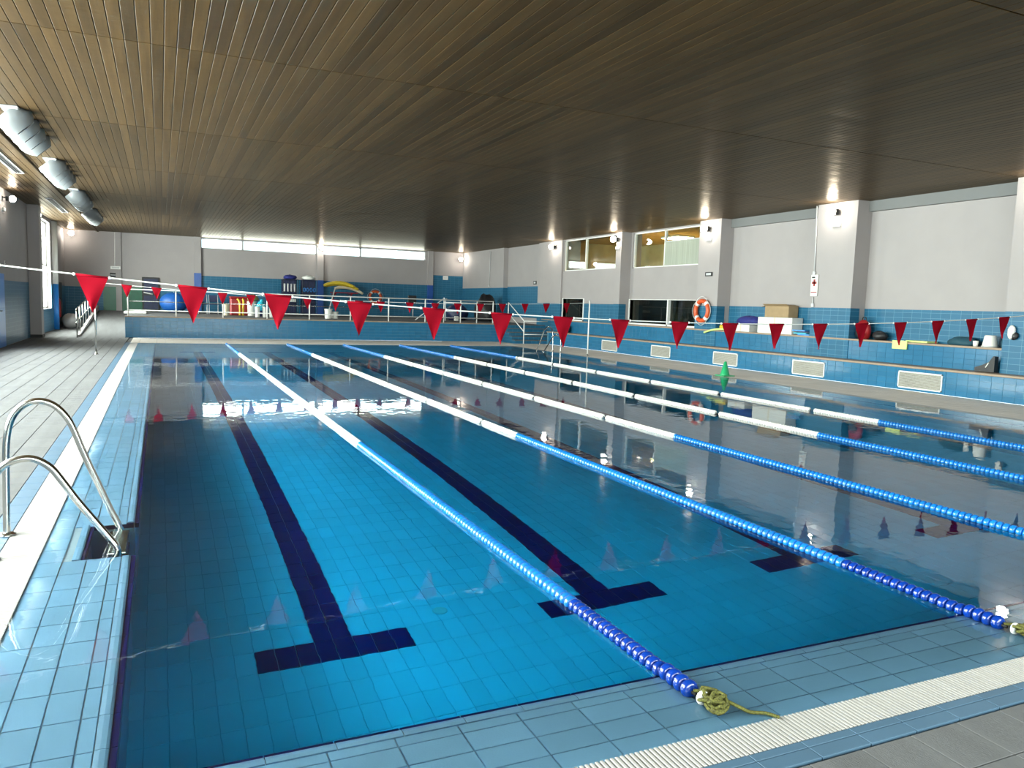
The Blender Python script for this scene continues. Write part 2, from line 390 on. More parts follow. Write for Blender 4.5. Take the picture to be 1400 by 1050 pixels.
# pool basin
pf = struct('pool_floor', box((-0.6, -0.6, -D-0.12), (PW+0.6, PL+0.6, -D-0.012)), M['joint_white'])
lines = [1.2, 3.2, 5.2, 7.2, 9.2, 11.2]
xs = [(i + .5) * 0.125 - 0.05 for i in range(101)]; ys = [(j + .5) * 0.25 for j in range(100)]
dark, light = [], []
for y in ys:
    rowdark = []
    for x in lines:                              # the dark marks are laid tile by tile about each line's axis
        k = 4 if (2.0 < y < 2.25 or 22.75 < y < 23.0) else 1 if 2.0 < y < 23.0 else 0
        rowdark += [x + (i + .5) * 0.125 for i in range(-k, k)]
    dark += [Vector((x, y, -D-0.012)) for x in rowdark]
    for x in xs:
        if all(abs(x - d) > 0.1249 for d in rowdark): light.append(Vector((x, y, -D-0.012)))
    
field(pf, 'dark_tile', dark, X_, Y_, 0.125, 0.25, 0.005, 0.0135, M['navy_tile'], 150)
field(pf, 'tile', light, X_, Y_, 0.125, 0.25, 0.004, 0.012, M['floor_tile'], 145)
dr = MB().lathe([(0.055, 0), (0.055, 0.012), (0.045, 0.02), (0.02, 0.022), (0.0, 0.022)], (1.99, 2.38, -D), 18)
tag(dr.build('floor_inlet', M['white_plastic']), 'small round white inlet cap on the pool floor between two dark lines', 'inlet')
for nm, a, b in (('pool_wall_near', (-0.6, -0.6, -D-0.1), (PW+0.6, 0, -0.035)), ('pool_wall_back', (-0.6, PL, -D-0.1), (PW+0.6, PL+0.6, -0.035)),
                 ('pool_wall_right', (PW, 0, -D-0.1), (PW+0.6, PL, -0.035))):
    struct(nm, box(a, b), M['pool_wall_tile'])
wl = MB().box((-0.6, 0, -D-0.1), (0, NY0, -0.035)).box((-0.6, NY0, -D-0.1), (-0.275, NY1, -0.035)).box((-0.6, NY1, -D-0.1), (0, PL, -0.035))
pwl = struct('pool_wall_left', wl, M['pool_wall_tile'])

# tiled ledge round the basin (thin water runs over it), navy waterline tiles, rounded nosing
lt = 0.018
def ledge(name, cents, u, v, du, dv, par, limit): return field(par, 'ledge_tile', cents, u, v, du, dv, 0.005, lt, M['pale_blue_tile'], limit, stuff='ledge_tile_' + name)
def bed(name, mb): return struct(name, mb, M['joint_ledge'])
rec = lambda c: NY0 - 0.02 < c.y < NY1 + 0.02 and c.x > -0.275
z0 = -0.034
b_l = bed('ledge_left', MB().box((-LG, -LN, -0.10), (-0.045, NY0, z0)).box((-LG, NY0, -0.10), (-0.29, NY1, z0)).box((-LG, NY1, -0.10), (-0.045, PL+LN, z0)))
cl = []
for xa, xb in ((-0.11, -0.05), (-0.24, -0.11), (-0.37, -0.24), (-0.505, -0.37)):
    cs = [Vector(((xa+xb)/2, -0.25 + 0.25*(j+.5), z0)) for j in range(103)]
    cs = [c for c in cs if not (NY0 - 0.05 < c.y < NY1 + 0.05 and xb > -0.30)]
    if xa == -0.11: ledge('inner', cs, X_, Y_, xb-xa, 0.25, b_l, 60)
    else: ledge('outer', cs, X_, Y_, xb-xa, 0.25, b_l, 78)
b_n = bed('ledge_near', box((-LG, -LN, -0.10), (PW+LG, -0.045, z0)))
for ya, yb in ((-0.11, -0.05), (-0.235, -0.11), (-0.36, -0.235), (-0.465, -0.36)):
    ledge('row', [Vector((-0.04 + 0.25*(i+.5), (ya+yb)/2, z0)) for i in range(52)], X_, Y_, 0.25, yb-ya, b_n, 28)
b_b = bed('ledge_back', box((-LG, PL+0.045, -0.10), (PW+LG, PL+LN, z0)))
ledge('back', grid((-LG, PL+0.045, z0), X_, Y_, 54, 3, 0.25, 0.14), X_, Y_, 0.25, 0.14, b_b, 0)
b_r = bed('ledge_right', box((PW+0.045, -LN, -0.10), (PW+LG, PL+LN, z0)))
ledge('right', grid((PW+0.05, -LN, z0), X_, Y_, 3, 103, 0.15, 0.25), X_, Y_, 0.15, 0.25, b_r, 0)
# nosing: rounded edge pieces along the rim
def nose(par, a, b, inward):
    a = Vector(a); b = Vector(b); d = (b - a); n = max(1, round(d.length / 0.25)); d /= n; inw = Vector(inward)
    prof = [(0.048, -0.03), (0.048, -0.012), (0.03, -0.008), (0.012, -0.010), (0.002, -0.018), (0.0, -0.03)]
    gap = d.normalized() * 0.002; vs_ = []; fs = []
    for e in (-d/2 + gap, d/2 - gap):
        for r_, h in prof: vs_.append(e - inw * r_ + Vector((0, 0, h)))
    m = len(prof)
    fs = [(i, i+1, m+i+1, m+i) for i in range(m-1)] + [tuple(range(m)), tuple(range(2*m-1, m-1, -1))]
    nn = (vs_[1]-vs_[0]).cross(vs_[m]-vs_[0])
    me = MB().add(vs_, fs).mesh('nosing'); me.materials.append(M['pale_blue_tile'])
    big = []; rest = MB()
    for i in range(n):
        c = a + d*(i+.5); p = proj(c)
        if p and 0 < p[0] < 1400 and 0 < p[1] < 1080 and (c - CAM).length < 10: inst('nosing', me, c, par)
        else: rest.add([v_ + c for v_ in vs_], fs)
    if rest.v: rest.build('nosing_run', M['pale_blue_tile'], par, kind='stuff')
nose(b_l, (0, 0, 0), (0, NY0, 0), X_); nose(b_l, (0, NY1, 0), (0, PL, 0), X_); nose(b_l, (-0.275, NY0, 0), (-0.275, NY1, 0), X_)
nose(b_n, (0, 0, 0), (PW, 0, 0), Y_); nose(b_b, (0, PL, 0), (PW, PL, 0), (0, -1, 0)); nose(b_r, (PW, 0, 0), (PW, PL, 0), (-1, 0, 0))
# navy waterline tiles on the basin walls
NV = M['navy_tile']
field(pwl, 'waterline_tile', [c for c in grid((0, 0.02, -0.155), Y_, Z_, 100, 1, 0.25, 0.125) if not NY0-0.1 < c.y < NY1+0.1], Y_, Z_, 0.25, 0.125, 0.005, 0.026, NV, 60, 5)
field(pwl, 'waterline_tile', grid((-0.275, NY0, -0.155), Y_, Z_, 3, 1, 0.26, 0.125), Y_, Z_, 0.26, 0.125, 0.005, 0.02, NV, 10, 3)
for y, sgn in ((NY0, 1), (NY1, -1)):
    field(pwl, 'waterline_tile', [Vector((-0.14, y, -0.0925))], (-sgn, 0, 0), Z_, 0.27, 0.125, 0.005, 0.015, NV, 10, 3)
pwn = bpy.data.objects['pool_wall_near']
field(pwn, 'waterline_tile', grid((0, 0, -0.155), X_, Z_, 50, 1, 0.25, 0.125), (-1, 0, 0), Z_, 0.25, 0.125, 0.005, 0.026, NV, 40, 2)
struct('waterline_band', MB().box((PW-0.006, 0, -0.155), (PW, PL, -0.03)).box((0, PL-0.006, -0.155), (PW, PL, -0.03)), NV)

# water
def water_body():
    b = MB(); x0, x1, y0, y1 = -LG, PW+LG, -LN, PL+LN; zf = -0.045; zb = -D-0.02; e = 0.012; n0, n1, nx = NY0-e, NY1+e, -0.275-e
    q = lambda *p: b.add(p, [(0, 1, 2, 3)])
    q((x0,y0,0),(x1,y0,0),(x1,y1,0),(x0,y1,0))
    for (ax,ay),(bx,by) in zip(((x0,y0),(x1,y0),(x1,y1),(x0,y1)), ((x1,y0),(x1,y1),(x0,y1),(x0,y0))):
        q((ax,ay,zf),(bx,by,zf),(bx,by,0),(ax,ay,0))
    f = lambda xa, ya, xb, yb, z: q((xa,ya,z),(xa,yb,z),(xb,yb,z),(xb,ya,z))
    f(x0,y0,x1,-e,zf); f(x0,PL+e,x1,y1,zf); f(PW+e,-e,x1,PL+e,zf)
    f(x0,-e,-e,n0,zf); f(x0,n0,nx,n1,zf); f(x0,n1,-e,PL+e,zf)
    f(-e,-e,PW+e,PL+e,zb); f(nx,n0,-e,n1,zb)
    loop = [(-e,-e),(PW+e,-e),(PW+e,PL+e),(-e,PL+e),(-e,n1),(nx,n1),(nx,n0),(-e,n0)]
    for i in range(8):
        (ax,ay),(bx,by) = loop[i], loop[(i+1)%8]; q((ax,ay,zb),(bx,by,zb),(bx,by,zf),(ax,ay,zf))
    return b
wt = water_body().build('pool_water', M['water'])
tag(wt, 'still clear blue pool water mirroring flags, windows and walls', 'water', kind='stuff')

# gutters under the grates, and the deck
GL, GE = 0.23, 0.17                             # grate widths at the sides, at the ends
gx0, gx1, gy0, gy1 = -LG-GL, PW+LG+GL, -LN-GE, PL+LN+GE
struct('gutter', MB().box((gx0, gy0, -0.25), (-LG, gy1, -0.16)).box((PW+LG, gy0, -0.25), (gx1, gy1, -0.16)).box((-LG, gy0, -0.25), (PW+LG, -LN, -0.16)).box((-LG, PL+LN, -0.25), (PW+LG, gy1, -0.16)), M['gutter'])
def grate(label, a, b, along, par_n, minpx):
    t = thing('gutter_grate', label, 'grate', ((a[0]+b[0])/2, (a[1]+b[1])/2, -0.03))
    L_ = (b[0]-a[0]) if along == 'x' else (b[1]-a[1]); n = int(L_ / 0.021)
    if along == 'x':
        cs = [Vector((a[0] + 0.021*(i+.5), (a[1]+b[1])/2, -0.022)) for i in range(n)]; du, dv = 0.021, b[1]-a[1]
    else:
        cs = [Vector(((a[0]+b[0])/2, a[1] + 0.021*(i+.5), -0.022)) for i in range(n)]; du, dv = b[0]-a[0], 0.021
    vs_gap = 0.008
    u, v = X_, Y_
    # slats are narrow along the run; shrink only that way
    if along == 'x': field(t, 'slat', cs, u, v, 0.021 - 0.0075, dv - 0.004, 0.0, 0.022, M['grate'], par_n, minpx)
    else: field(t, 'slat', cs, u, v, du - 0.004, 0.021 - 0.0075, 0.0, 0.022, M['grate'], par_n, minpx)
    s_ = MB()
    for k in (0.12, 0.5, 0.88):
        if along == 'x': y = a[1] + (b[1]-a[1])*k; s_.box((a[0], y-0.005, -0.03), (b[0], y+0.005, -0.022))
        else: x = a[0] + (b[0]-a[0])*k; s_.box((x-0.005, a[1], -0.03), (x+0.005, b[1], -0.022))
    s_.build('spine', M['grate'], t)
    return t
grate('white slatted gutter grate running beside the chrome ladder', (gx0, -LN, 0), (-LG, PL+LN, 0), 'y', 140, 7)
grate('white slatted gutter grate in front of the knotted lane rope ends', (gx0, gy0, 0), (gx1, -LN, 0), 'x', 200, 7)
grate('white slatted gutter grate below the long blue planter wall', (gx0, PL+LN, 0), (gx1, gy1, 0), 'x', 0, 9)
grate('white slatted gutter grate along the tiled bench side with the green cone', (PW+LG, -LN, 0), (gx1, PL+LN, 0), 'y', 0, 9)

bs = 0.135                                       # blue strip behind the grates
fl = struct('floor', MB().box((XL, YN, -0.3), (gx0, YB, -0.016)).box((gx0, YN, -0.3), (gx1, gy0, -0.016)).box((gx1, YN, -0.3), (15.5, YB, -0.016)).box((gx0, gy1, -0.3), (gx1, 28.9, -0.016)), M['joint_dark'])
sx0, sy0, sx1, sy1 = gx0-bs, gy0-0.115, gx1+bs, gy1+0.11
field(fl, 'strip_tile', grid((sx0, -0.5, -0.016), X_, Y_, 1, 105, bs, 0.25), X_, Y_, bs, 0.25, 0.004, 0.016, M['blue_strip'], 60)
field(fl, 'strip_tile', grid((sx0, gy0-0.045, -0.016), X_, Y_, 57, 1, 0.25, 0.045), X_, Y_, 0.25, 0.045, 0.004, 0.016, M['blue_strip'], 30, 5)
field(fl, 'strip_tile', grid((sx0, gy0-0.115, -0.016), X_, Y_, 57, 1, 0.25, 0.070), X_, Y_, 0.25, 0.070, 0.004, 0.016, M['blue_strip'], 30, 5)
field(fl, 'strip_tile', grid((sx1-bs, -0.5, -0.016), X_, Y_, 1, 105, bs, 0.25), X_, Y_, bs, 0.25, 0.004, 0.016, M['deck_beige'], 0)
dw, dl = 0.272, 0.25
nleft = int((sx0 - XL) / dw)
cl_ = [Vector((sx0 - dw*(i+.5), YN + dl*(j+.5), -0.016)) for i in range(nleft+1) for j in range(int((YB-YN)/dl)) if sx0 - dw*(i+.5) > XL]
field(fl, 'deck_tile', cl_, X_, Y_, dw, dl, 0.006, 0.016, M['deck_tile'], 215, 8)
cn_ = [Vector((2.56 - 0.262*14 + 0.262*(i+.5), sy0 - 0.012 - 0.24*(j+.5), -0.016)) for i in range(70) for j in range(21)]
cn_ = [c for c in cn_ if sx0 < c.x < 15.4]
field(fl, 'deck_tile', cn_, X_, Y_, 0.262, 0.24, 0.005, 0.016, M['deck_tile'], 30, 8)
cr_ = [Vector((gx1 + bs + 0.262*(i+.5), -0.7 + 0.25*(j+.5), -0.016)) for i in range(9) for j in range(119)]
field(fl, 'deck_tile', [c for c in cr_ if c.x < 15.4], X_, Y_, 0.262, 0.25, 0.005, 0.016, M['deck_beige'], 0)
cb_ = grid((gx0, gy1, -0.016), X_, Y_, 53, 13, 0.265, 0.25)
field(fl, 'deck_tile', cb_, X_, Y_, 0.265, 0.25, 0.005, 0.016, M['deck_beige'], 0)

# ceiling of varnished boards
ce = struct('ceiling', box((XL-0.4, YN-0.3, ZC+0.012), (XR+0.5, YB+0.3, ZC+0.25)), M['wood_back'])
pw_ = (XR + 0.4 - XL) / 150
joints = [-6.0, 2.3, 7.56, 12.6, 17.8, 23.2, 28.6, 34.0, 39.3]
for k in range(len(joints)-1):
    a, b = joints[k], joints[k+1]
    cs = [Vector((XL + pw_*(i+.5), (a+b)/2, ZC+0.012)) for i in range(150)]
    field(ce, 'plank', cs, Y_, X_, b-a-0.012, pw_, 0.010, 0.014, M['wood'], 150 if k in (1, 2) else 0, 0, stuff='plank_run')

# ------------------------------------------------------------------ walls
WW = M['white_wall']
NX0, NX1, NZ0, NZ1 = -2.5, 8.5, 1.2, 4.3
wn = struct('wall_near', MB().box((XL-0.4, YN-0.3, -0.3), (XR+0.5, YN, NZ0)).box((XL-0.4, YN-0.3, NZ1), (XR+0.5, YN, ZC)).box((XL-0.4, YN-0.3, NZ0), (NX0, YN, NZ1)).box((NX1, YN-0.3, NZ0), (XR+0.5, YN, NZ1)), WW)
box((XL, YN, 0), (15.5, YN+0.012, NZ0)).build('tile_band', M['tile_y'], wn)
w = struct('window_14', box((NX0, YN-0.16, NZ0), (NX1, YN-0.15, NZ1)), M['glass'])  # added window in the unseen near wall, lets the fill light in
f = MB()
for i in range(6): f.box((NX0+(NX1-NX0-0.07)*i/5, YN-0.2, NZ0), (NX0+(NX1-NX0-0.07)*i/5+0.07, YN-0.1, NZ1))
for z in (NZ0, NZ1-0.07): f.box((NX0, YN-0.2, z), (NX1, YN-0.1, z+0.07))
f.build('window_frame', M['bright_blue'], w)

# left wall: tall daylight windows between piers
wL = MB(); tb = MB(); ends = [YN] + [e for ab in LEFT_BAYS for e in ab] + [YB]
WZ0, WZ1 = 0.9, 4.36
for i in range(0, len(ends), 2):
    wL.box((XL-0.35, ends[i], -0.3), (XL, ends[i+1], ZC)); tb.box((XL, ends[i], 0), (XL+0.012, ends[i+1], 1.87))
for a, b in LEFT_BAYS:
    wL.box((XL-0.35, a, -0.3), (XL, b, WZ0)); wL.box((XL-0.35, a, WZ1), (XL, b, ZC)); tb.box((XL, a, 0), (XL+0.012, b, WZ0))
wl_ = struct('wall_left', wL, M['grey_pier']); tb.build('tile_band', M['tile_x'], wl_)
for n, (a, b) in enumerate(LEFT_BAYS):
    w = struct('window_%d' % (n+1), box((XL-0.20, a, WZ0), (XL-0.19, b, WZ1)), M['glass'])
    f = MB(); fw = 0.07
    for y in (a, a+(b-a)/3-fw/2, a+2*(b-a)/3-fw/2, b-fw): f.box((XL-0.24, y, WZ0), (XL-0.15, y+fw, WZ1))
    for z in (WZ0, 2.6, WZ1-fw): f.box((XL-0.24, a, z), (XL-0.15, b, z+fw))
    f.build('window_frame', M['bright_blue'] if n < 4 else M['white_paint'], w)
# blue door frame leaf, pier, round column and the corner niche
d1 = struct('door_1', cbox((XL+0.0, 22.15, 0), (XL+0.07, 23.35, 2.05)), M['bright_blue'])
cbox((XL+0.07, 22.3, 0.15), (XL+0.085, 23.2, 1.0)).build('panel', M['sky_plastic'], d1)
cbox((XL+0.07, 22.3, 1.1), (XL+0.085, 23.2, 1.9)).build('panel', M['sky_plastic'], d1)
MB().tube([(XL+0.07, 22.4, 1.02), (XL+0.12, 22.4, 1.02), (XL+0.12, 22.55, 1.02)], 0.012, 8).build('handle', M['steel'], d1)
pr = struct('pier_left', cbox((XL, 28.3, 0), (XL+0.36, 28.85, ZC), 0.015), M['grey_pier'])
box((XL-0.01, 28.285, 0), (XL+0.375, 28.87, 0.1)).build('baseboard', M['joint_dark'], pr)
co = struct('column_blue', MB().lathe([(0.17, 0), (0.17, 1.9)], (XL+0.02, 35.1, 0), 20), M['bright_blue'])
MB().lathe([(0.168, 1.9), (0.168, ZC)], (XL+0.02, 35.1, 0), 20).build('upper_shaft', M['white_paint'], co)
dp = struct('door_2', cbox((XL, 36.2, 0), (XL+0.06, 37.6, 2.0)), M['black'])
MB().tube([(XL+0.06, 36.35, 1.0), (XL+0.11, 36.35, 1.0), (XL+0.11, 36.5, 1.0)], 0.012, 8).build('handle', M['steel'], dp)

# back wall with the clerestory
CX0, CX1, CZ0, CZ1 = 2.05, 13.75, 3.96, 4.46
bw = MB().box((XL-0.4, YB, -0.3), (CX0, YB+0.3, ZC)).box((CX1, YB, -0.3), (XR+0.5, YB+0.3, ZC)).box((CX0, YB, -0.3), (CX1, YB+0.3, CZ0)).box((CX0, YB, CZ1), (CX1, YB+0.3, ZC))
bw.box((7.74, YB, CZ0), (8.08, YB+0.3, CZ1))
wb = struct('wall_back', bw, M['white_wall'])
t_ = MB().box((2.05, YB-0.012, 0.7), (13.87, YB, 2.60)).box((14.17, YB-0.012, 0.7), (16.0, YB, 3.18)).box((XL, YB-0.012, 0), (-2.3, YB, 1.86)).box((-0.45, YB-0.012, 0), (1.73, YB, 1.9))
t_.build('tile_band', M['tile_y'], wb)
box((-2.3, YB-0.02, 0.5), (-0.45, YB, 1.9)).build('green_panel', M['green_panel'], wb)
for k, (a, b) in enumerate(((CX0, 4.03), (4.03, 7.74), (8.08, 10.08), (10.08, CX1))):
    w = struct('window_%d' % (6+k), box((a, YB+0.12, CZ0), (b, YB+0.13, CZ1)), M['glass'])
    f = MB()
    for x in (a, b-0.05): f.box((x, YB+0.08, CZ0), (x+0.05, YB+0.17, CZ1))
    for z in (CZ0, CZ1-0.04): f.box((a, YB+0.08, z), (b, YB+0.17, z+0.04))
    f.build('window_frame', M['grey_plastic'], w)
for k, (a, b, zt) in enumerate(((1.73, 2.05, 2.72), (7.74, 8.08, 2.62), (13.87, 14.17, 2.60))):
    p = struct('pier_back', box((a, YB-0.14, 0), (b, YB, ZC)), WW)
    box((a-0.006, YB-0.15, 0.7), (b+0.006, YB, zt)).build('blue_facing', M['deep_blue'], p)
ba = struct('pier_back', box((-1.75, YB-0.08, 0), (-1.5, YB, ZC)), WW)

# right wall: piers, bays, windows, tiled bench tiers
piers = [(6.1, 7.65, 15.95, 1.82), (11.63, 12.92, 16.0, 1.82), (16.8, 17.85, 16.0, 1.80), (22.5, 22.87, 16.0, 1.80), (27.25, 29.5, 16.0, 1.78), (33.5, YB, 16.0, 2.50)]
bays = [(YN, 6.1, 16.5, 1.82, 0), (7.65, 11.63, 16.5, 1.82, 0), (12.92, 16.8, 16.5, 1.82, 0), (17.85, 22.5, 16.45, 1.80, 'B'), (22.87, 27.25, 16.08, 1.79, 'A'), (29.5, 33.5, 16.25, 2.55, 0)]
UZ0, UZ1, LZ0, LZ1 = 3.16, 4.46, 1.12, 1.98
wins = {'B': ((18.0, 22.4), (18.2, 22.42)), 'A': ((22.92, 27.2), (25.35, 27.12))}
T1X, T2X, T1Z, T2Z = 15.5, 16.0, 0.55, 1.06
wr = MB(); tbm = MB()
for a, b, x, zt in piers: wr.box((x, a, 0), (XR+0.4, b, ZC)); tbm.box((x-0.012, a-0.012, 0.5), (x+0.3, b, zt))
holes = []
for a, b, x, zt, wk in bays:
    if not wk: wr.box((x, a, 0), (XR+0.4, b, ZC)); tbm.box((x-0.012, a, T2Z), (x, b, zt)); continue
    (ua, ub), (la, lb) = wins[wk]
    th = x + 0.22
    for p, q in (((a, 0), (b, LZ0)), ((a, LZ1), (b, UZ0)), ((a, UZ1), (b, ZC)), ((a, LZ0), (la, LZ1)), ((lb, LZ0), (b, LZ1)), ((a, UZ0), (ua, UZ1)), ((ub, UZ0), (b, UZ1))):
        if q[0] - p[0] > 0.001: wr.box((x, p[0], p[1]), (th, q[0], q[1]))
    tbm.box((x-0.012, a, T2Z), (x, la-0.06, zt)); tbm.box((x-0.012, lb+0.06, T2Z), (x, b, zt))
    holes.append((x, ua, ub, la, lb, wk))
wR = struct('wall_right', wr, WW); tbm.build('tile_band', M['tile_x'], wR)
box((XR, YN, ZC-0.28), (XR+0.02, 6.1, ZC)).build('beam', M['beam_shade_grey'], wR)
for a, b in ((7.65, 11.63), (12.92, 16.8)): box((16.38, a, ZC-0.26), (16.5, b, ZC)).build('beam', M['beam_shade_grey'], wR)
wn_ = 10
for x, ua, ub, la, lb, wk in holes:
    um = 25.42 if wk == 'A' else 20.45
    w = struct('window_%d' % wn_, box((x+0.10, ua, UZ0), (x+0.11, um, UZ1)), M['glass']); wn_ += 1
    f = MB()
    for y in (ua, um-0.03, ub-0.04): f.box((x+0.05, y, UZ0), (x+0.15, y+0.05, UZ1))
    for z in (UZ0, UZ1-0.04): f.box((x+0.05, ua, z), (x+0.15, ub, z+0.04))
    f.build('window_frame', M['white_paint'], w)
    box((x+0.09, um, UZ0), (x+0.12, ub, UZ1)).build('pane', M['glass'], w)
    if wk == 'B':
        box((x+0.06, ua+0.05, UZ0+0.04), (x+0.075, um-0.03, 4.04)).build('ribbed_pane', M['glass_ribbed'], w)
        box((x+0.05, ua, 4.02), (x+0.15, um, 4.06)).build('transom', M['grey_plastic'], w)
    w = struct('window_%d' % wn_, box((x+0.08, la, LZ0), (x+0.09, lb, LZ1)), M['glass_dark']); wn_ += 1
    f = MB(); e = 0.06
    ys = (la-e, lb) if wk == 'A' else (la-e, 19.95, lb)
    for y in ys: f.box((x-0.03, y, LZ0-e), (x+0.12, y+e, LZ1))
    for z in (LZ0-e, LZ1): f.box((x-0.03, la-e, z), (x+0.12, lb+e, z+(e if z < LZ1 else 0.02)))
    f.build('window_frame', M['white_paint'], w)
# rooms behind the inner windows
gal = MB().box((16.7, 17.3, 2.6), (20.4, 28.2, 2.75)).box((20.3, 17.3, 2.7), (20.4, 28.2, 4.6)).box((16.7, 17.2, 2.7), (20.4, 17.3, 4.6)).box((16.7, 28.1, 2.7), (20.4, 28.2, 4.6)).box((16.7, 17.3, 4.5), (20.4, 28.2, 4.6))
struct('gallery_room', gal, M['room_warm'])
off = MB().box((16.7, 17.3, 0), (20.4, 28.2, 0.1)).box((20.3, 17.3, 0.1), (20.4, 28.2, 2.6)).box((16.7, 17.2, 0.1), (20.4, 17.3, 2.6)).box((16.7, 28.1, 0.1), (20.4, 28.2, 2.6))
struct('store_room', off, M['room_dark'])
gl_ = thing('ceiling_lamp', 'glowing flat lamp seen inside the upper gallery behind the windows', 'lamp', (18.6, 22.6, 4.44))
cbox((18.2, 22.0, 4.44), (19.0, 23.2, 4.5), 0.02).build('housing', M['white_paint'], gl_)
cbox((18.25, 22.05, 4.425), (18.95, 23.15, 4.44), 0.005).build('diffuser', mat('gallery_glow', (1, 1, 1, 1), 0.5, emit=(1.0, 0.75, 0.35, 60.0)), gl_)
sl = thing('store_fill_lamp', 'added dim flat fill lamp inside the dark store room behind the low windows', 'lamp', (18.4, 21.5, 2.5))  # lamp added to lighten the store room behind the low windows
cbox((18.0, 20.6, 2.52), (18.8, 22.4, 2.58), 0.01).build('housing', M['white_paint'], sl)
cbox((18.05, 20.65, 2.505), (18.75, 22.35, 2.52), 0.003).build('diffuser', mat('store_fill_glow', (1, 1, 1, 1), 0.5, emit=(1.0, 0.85, 0.6, 5.0)), sl)
for k, (y, w_) in enumerate(((18.9, 0.7), (20.7, 0.9), (26.2, 0.7))):
    cu = thing('store_cabinet', ['wooden cabinet with a black cloth seen through the double window', 'dark shelf cabinet seen through the double window', 'green-grey locker seen through the single low window'][k], 'cabinet', (17.6, y, 0.1))
    cbox((17.3, y-w_/2, 0.1), (17.9, y+w_/2, 1.55), 0.01).build('body', M[['card_brown', 'room_dark', 'olive'][k]], cu)
    for j in (-1, 1): cbox((17.28, y+j*w_/4-w_/4+0.02, 0.2), (17.3, y+j*w_/4+w_/4-0.02, 1.5), 0.006).build('door', M[['card_brown', 'room_dark', 'olive'][k]], cu)
    if k == 0: MB().blob((17.6, y, 1.72), (0.25, 0.28, 0.22), 12, 8, 0.1, 71, 0.17).build('cloth', M['black'], cu)
for y in (20.9, 21.6):                           # stacked white chairs up in the gallery
    ch = thing('gallery_chair', 'white slatted chair standing in the upper gallery behind the window', 'chair', (17.3, y, 2.75), 'white gallery chairs')
    cbox((17.1, y-0.22, 3.19), (17.52, y+0.22, 3.23)).build('seat', M['white_plastic'], ch)
    for k in range(5): cbox((17.49, y-0.2+0.09*k, 3.25), (17.52, y-0.16+0.09*k, 3.68), 0.005).build('slat', M['white_plastic'], ch)
    cbox((17.485, y-0.23, 3.66), (17.525, y+0.23, 3.74)).build('top_rail', M['white_plastic'], ch)
    for sx in (17.12, 17.47):
        for sy in (y-0.2, y+0.17): cbox((sx, sy, 2.75), (sx+0.035, sy+0.035, 3.19), 0.005).build('leg', M['white_plastic'], ch)

# tiled bench tiers
be = struct('bench_lower', box((T1X, YN, 0), (T2X+0.02, 27.4, T1Z-0.05)), M['tile_y'])
field(be, 'tile', grid((T1X, YN, 0.0), (0, 1, 0), Z_, 133, 4, 0.25, 0.125), (0, -1, 0), Z_, 0.25, 0.125, 0.004, 0.012, M['riser_tile'], 260, 9)
cbox((T1X-0.03, YN, T1Z-0.05), (T2X, 27.42, T1Z), 0.01).build('seat_slab', M['nosing'], be)
bu = struct('bench_upper', box((T2X+0.02, YN, 0), (XR, 28.9, T2Z-0.045)), M['tile_y'])
field(bu, 'tile', grid((T2X+0.02, YN, T1Z), (0, 1, 0), Z_, 139, 4, 0.25, 0.116), (0, -1, 0), Z_, 0.25, 0.116, 0.004, 0.012, M['riser_tile'], 260, 9)
cbox((T2X-0.02, YN, T2Z-0.045), (XR, 29.0, T2Z), 0.008).build('seat_slab', M['nosing'], bu)
for k, y in enumerate((9.12, 12.38, 15.64, 18.93, 22.2)):
    v = thing('vent_grille', 'white framed ventilation grille in the blue bench riser ' + ['below the pale green boards', 'below the first aid sign', 'below the navy bag and small carton', 'below the double window', 'between the single and double windows'][k], 'grille', (T1X-0.012, y, 0.05), 'vent grilles along the bench')
    f = MB(); a, b, z1, z2 = y-0.55, y+0.55, 0.05, 0.43; x = T1X-0.03
    for p, q in (((a, z1), (b, z1+0.025)), ((a, z2-0.025), (b, z2)), ((a, z1), (a+0.025, z2)), ((b-0.025, z1), (b, z2))): f.box((x, p[0], p[1]), (T1X, q[0], q[1]))
    f.build('frame', M['white_paint'], v)
    box((T1X-0.016, a+0.02, z1+0.02), (T1X-0.006, b-0.02, z2-0.02)).build('backing', M['room_dark'], v)
    for j in range(11):
        z = z1 + 0.035 + j*0.030
        MB().prism([(x+0.004, a+0.02, z), (x+0.018, a+0.02, z+0.016), (x+0.018, a+0.02, z+0.022), (x+0.004, a+0.02, z+0.006)], (0, b-a-0.04, 0)).build('louvre', M['vent_mesh'], v)

# raised platform, planter wall, ramp, steps
PY, PZ, PX0, PX1 = 28.9, 0.78, -1.0, 13.95
pl = struct('platform', box((PX0, PY+0.02, 0), (16.3, YB, PZ-0.03)), M['joint'])
cbox((PX0, PY+0.0, PZ-0.03), (16.3, YB, PZ), 0.005).build('paving', M['deck_tile'], pl)
field(pl, 'tile', grid((PX0, PY+0.02, 0), X_, Z_, 60, 6, 0.25, 0.125), X_, Z_, 0.25, 0.125, 0.004, 0.012, M['riser_tile'], 150, 6)
cbox((PX0-0.01, PY-0.015, PZ-0.03), (PX1, PY+0.2, PZ+0.012), 0.006).build('coping', M['nosing'], pl)
st = struct('steps', box((PX1, 27.35, 0), (15.5, 27.36, 0.001)), M['tile_y'])
for k in range(5):
    y = 27.4 + 0.3*k; z = 0.156*(k+1)
    box((PX1, y, 0), (16.02, y+0.3 if k < 4 else PY+0.015, z-0.03)).build('riser', M['tile_y'], st)
    cbox((PX1, y-0.02, z-0.03), (16.02, y+0.32, z), 0.006).build('tread', M['deck_tile'], st)
rp = struct('ramp', MB().prism([(-2.45, 28.6, 0.002), (-2.45, 38.6, 0.002), (-2.45, 38.6, PZ)], (1.45, 0, 0)), M['deck_tile'])
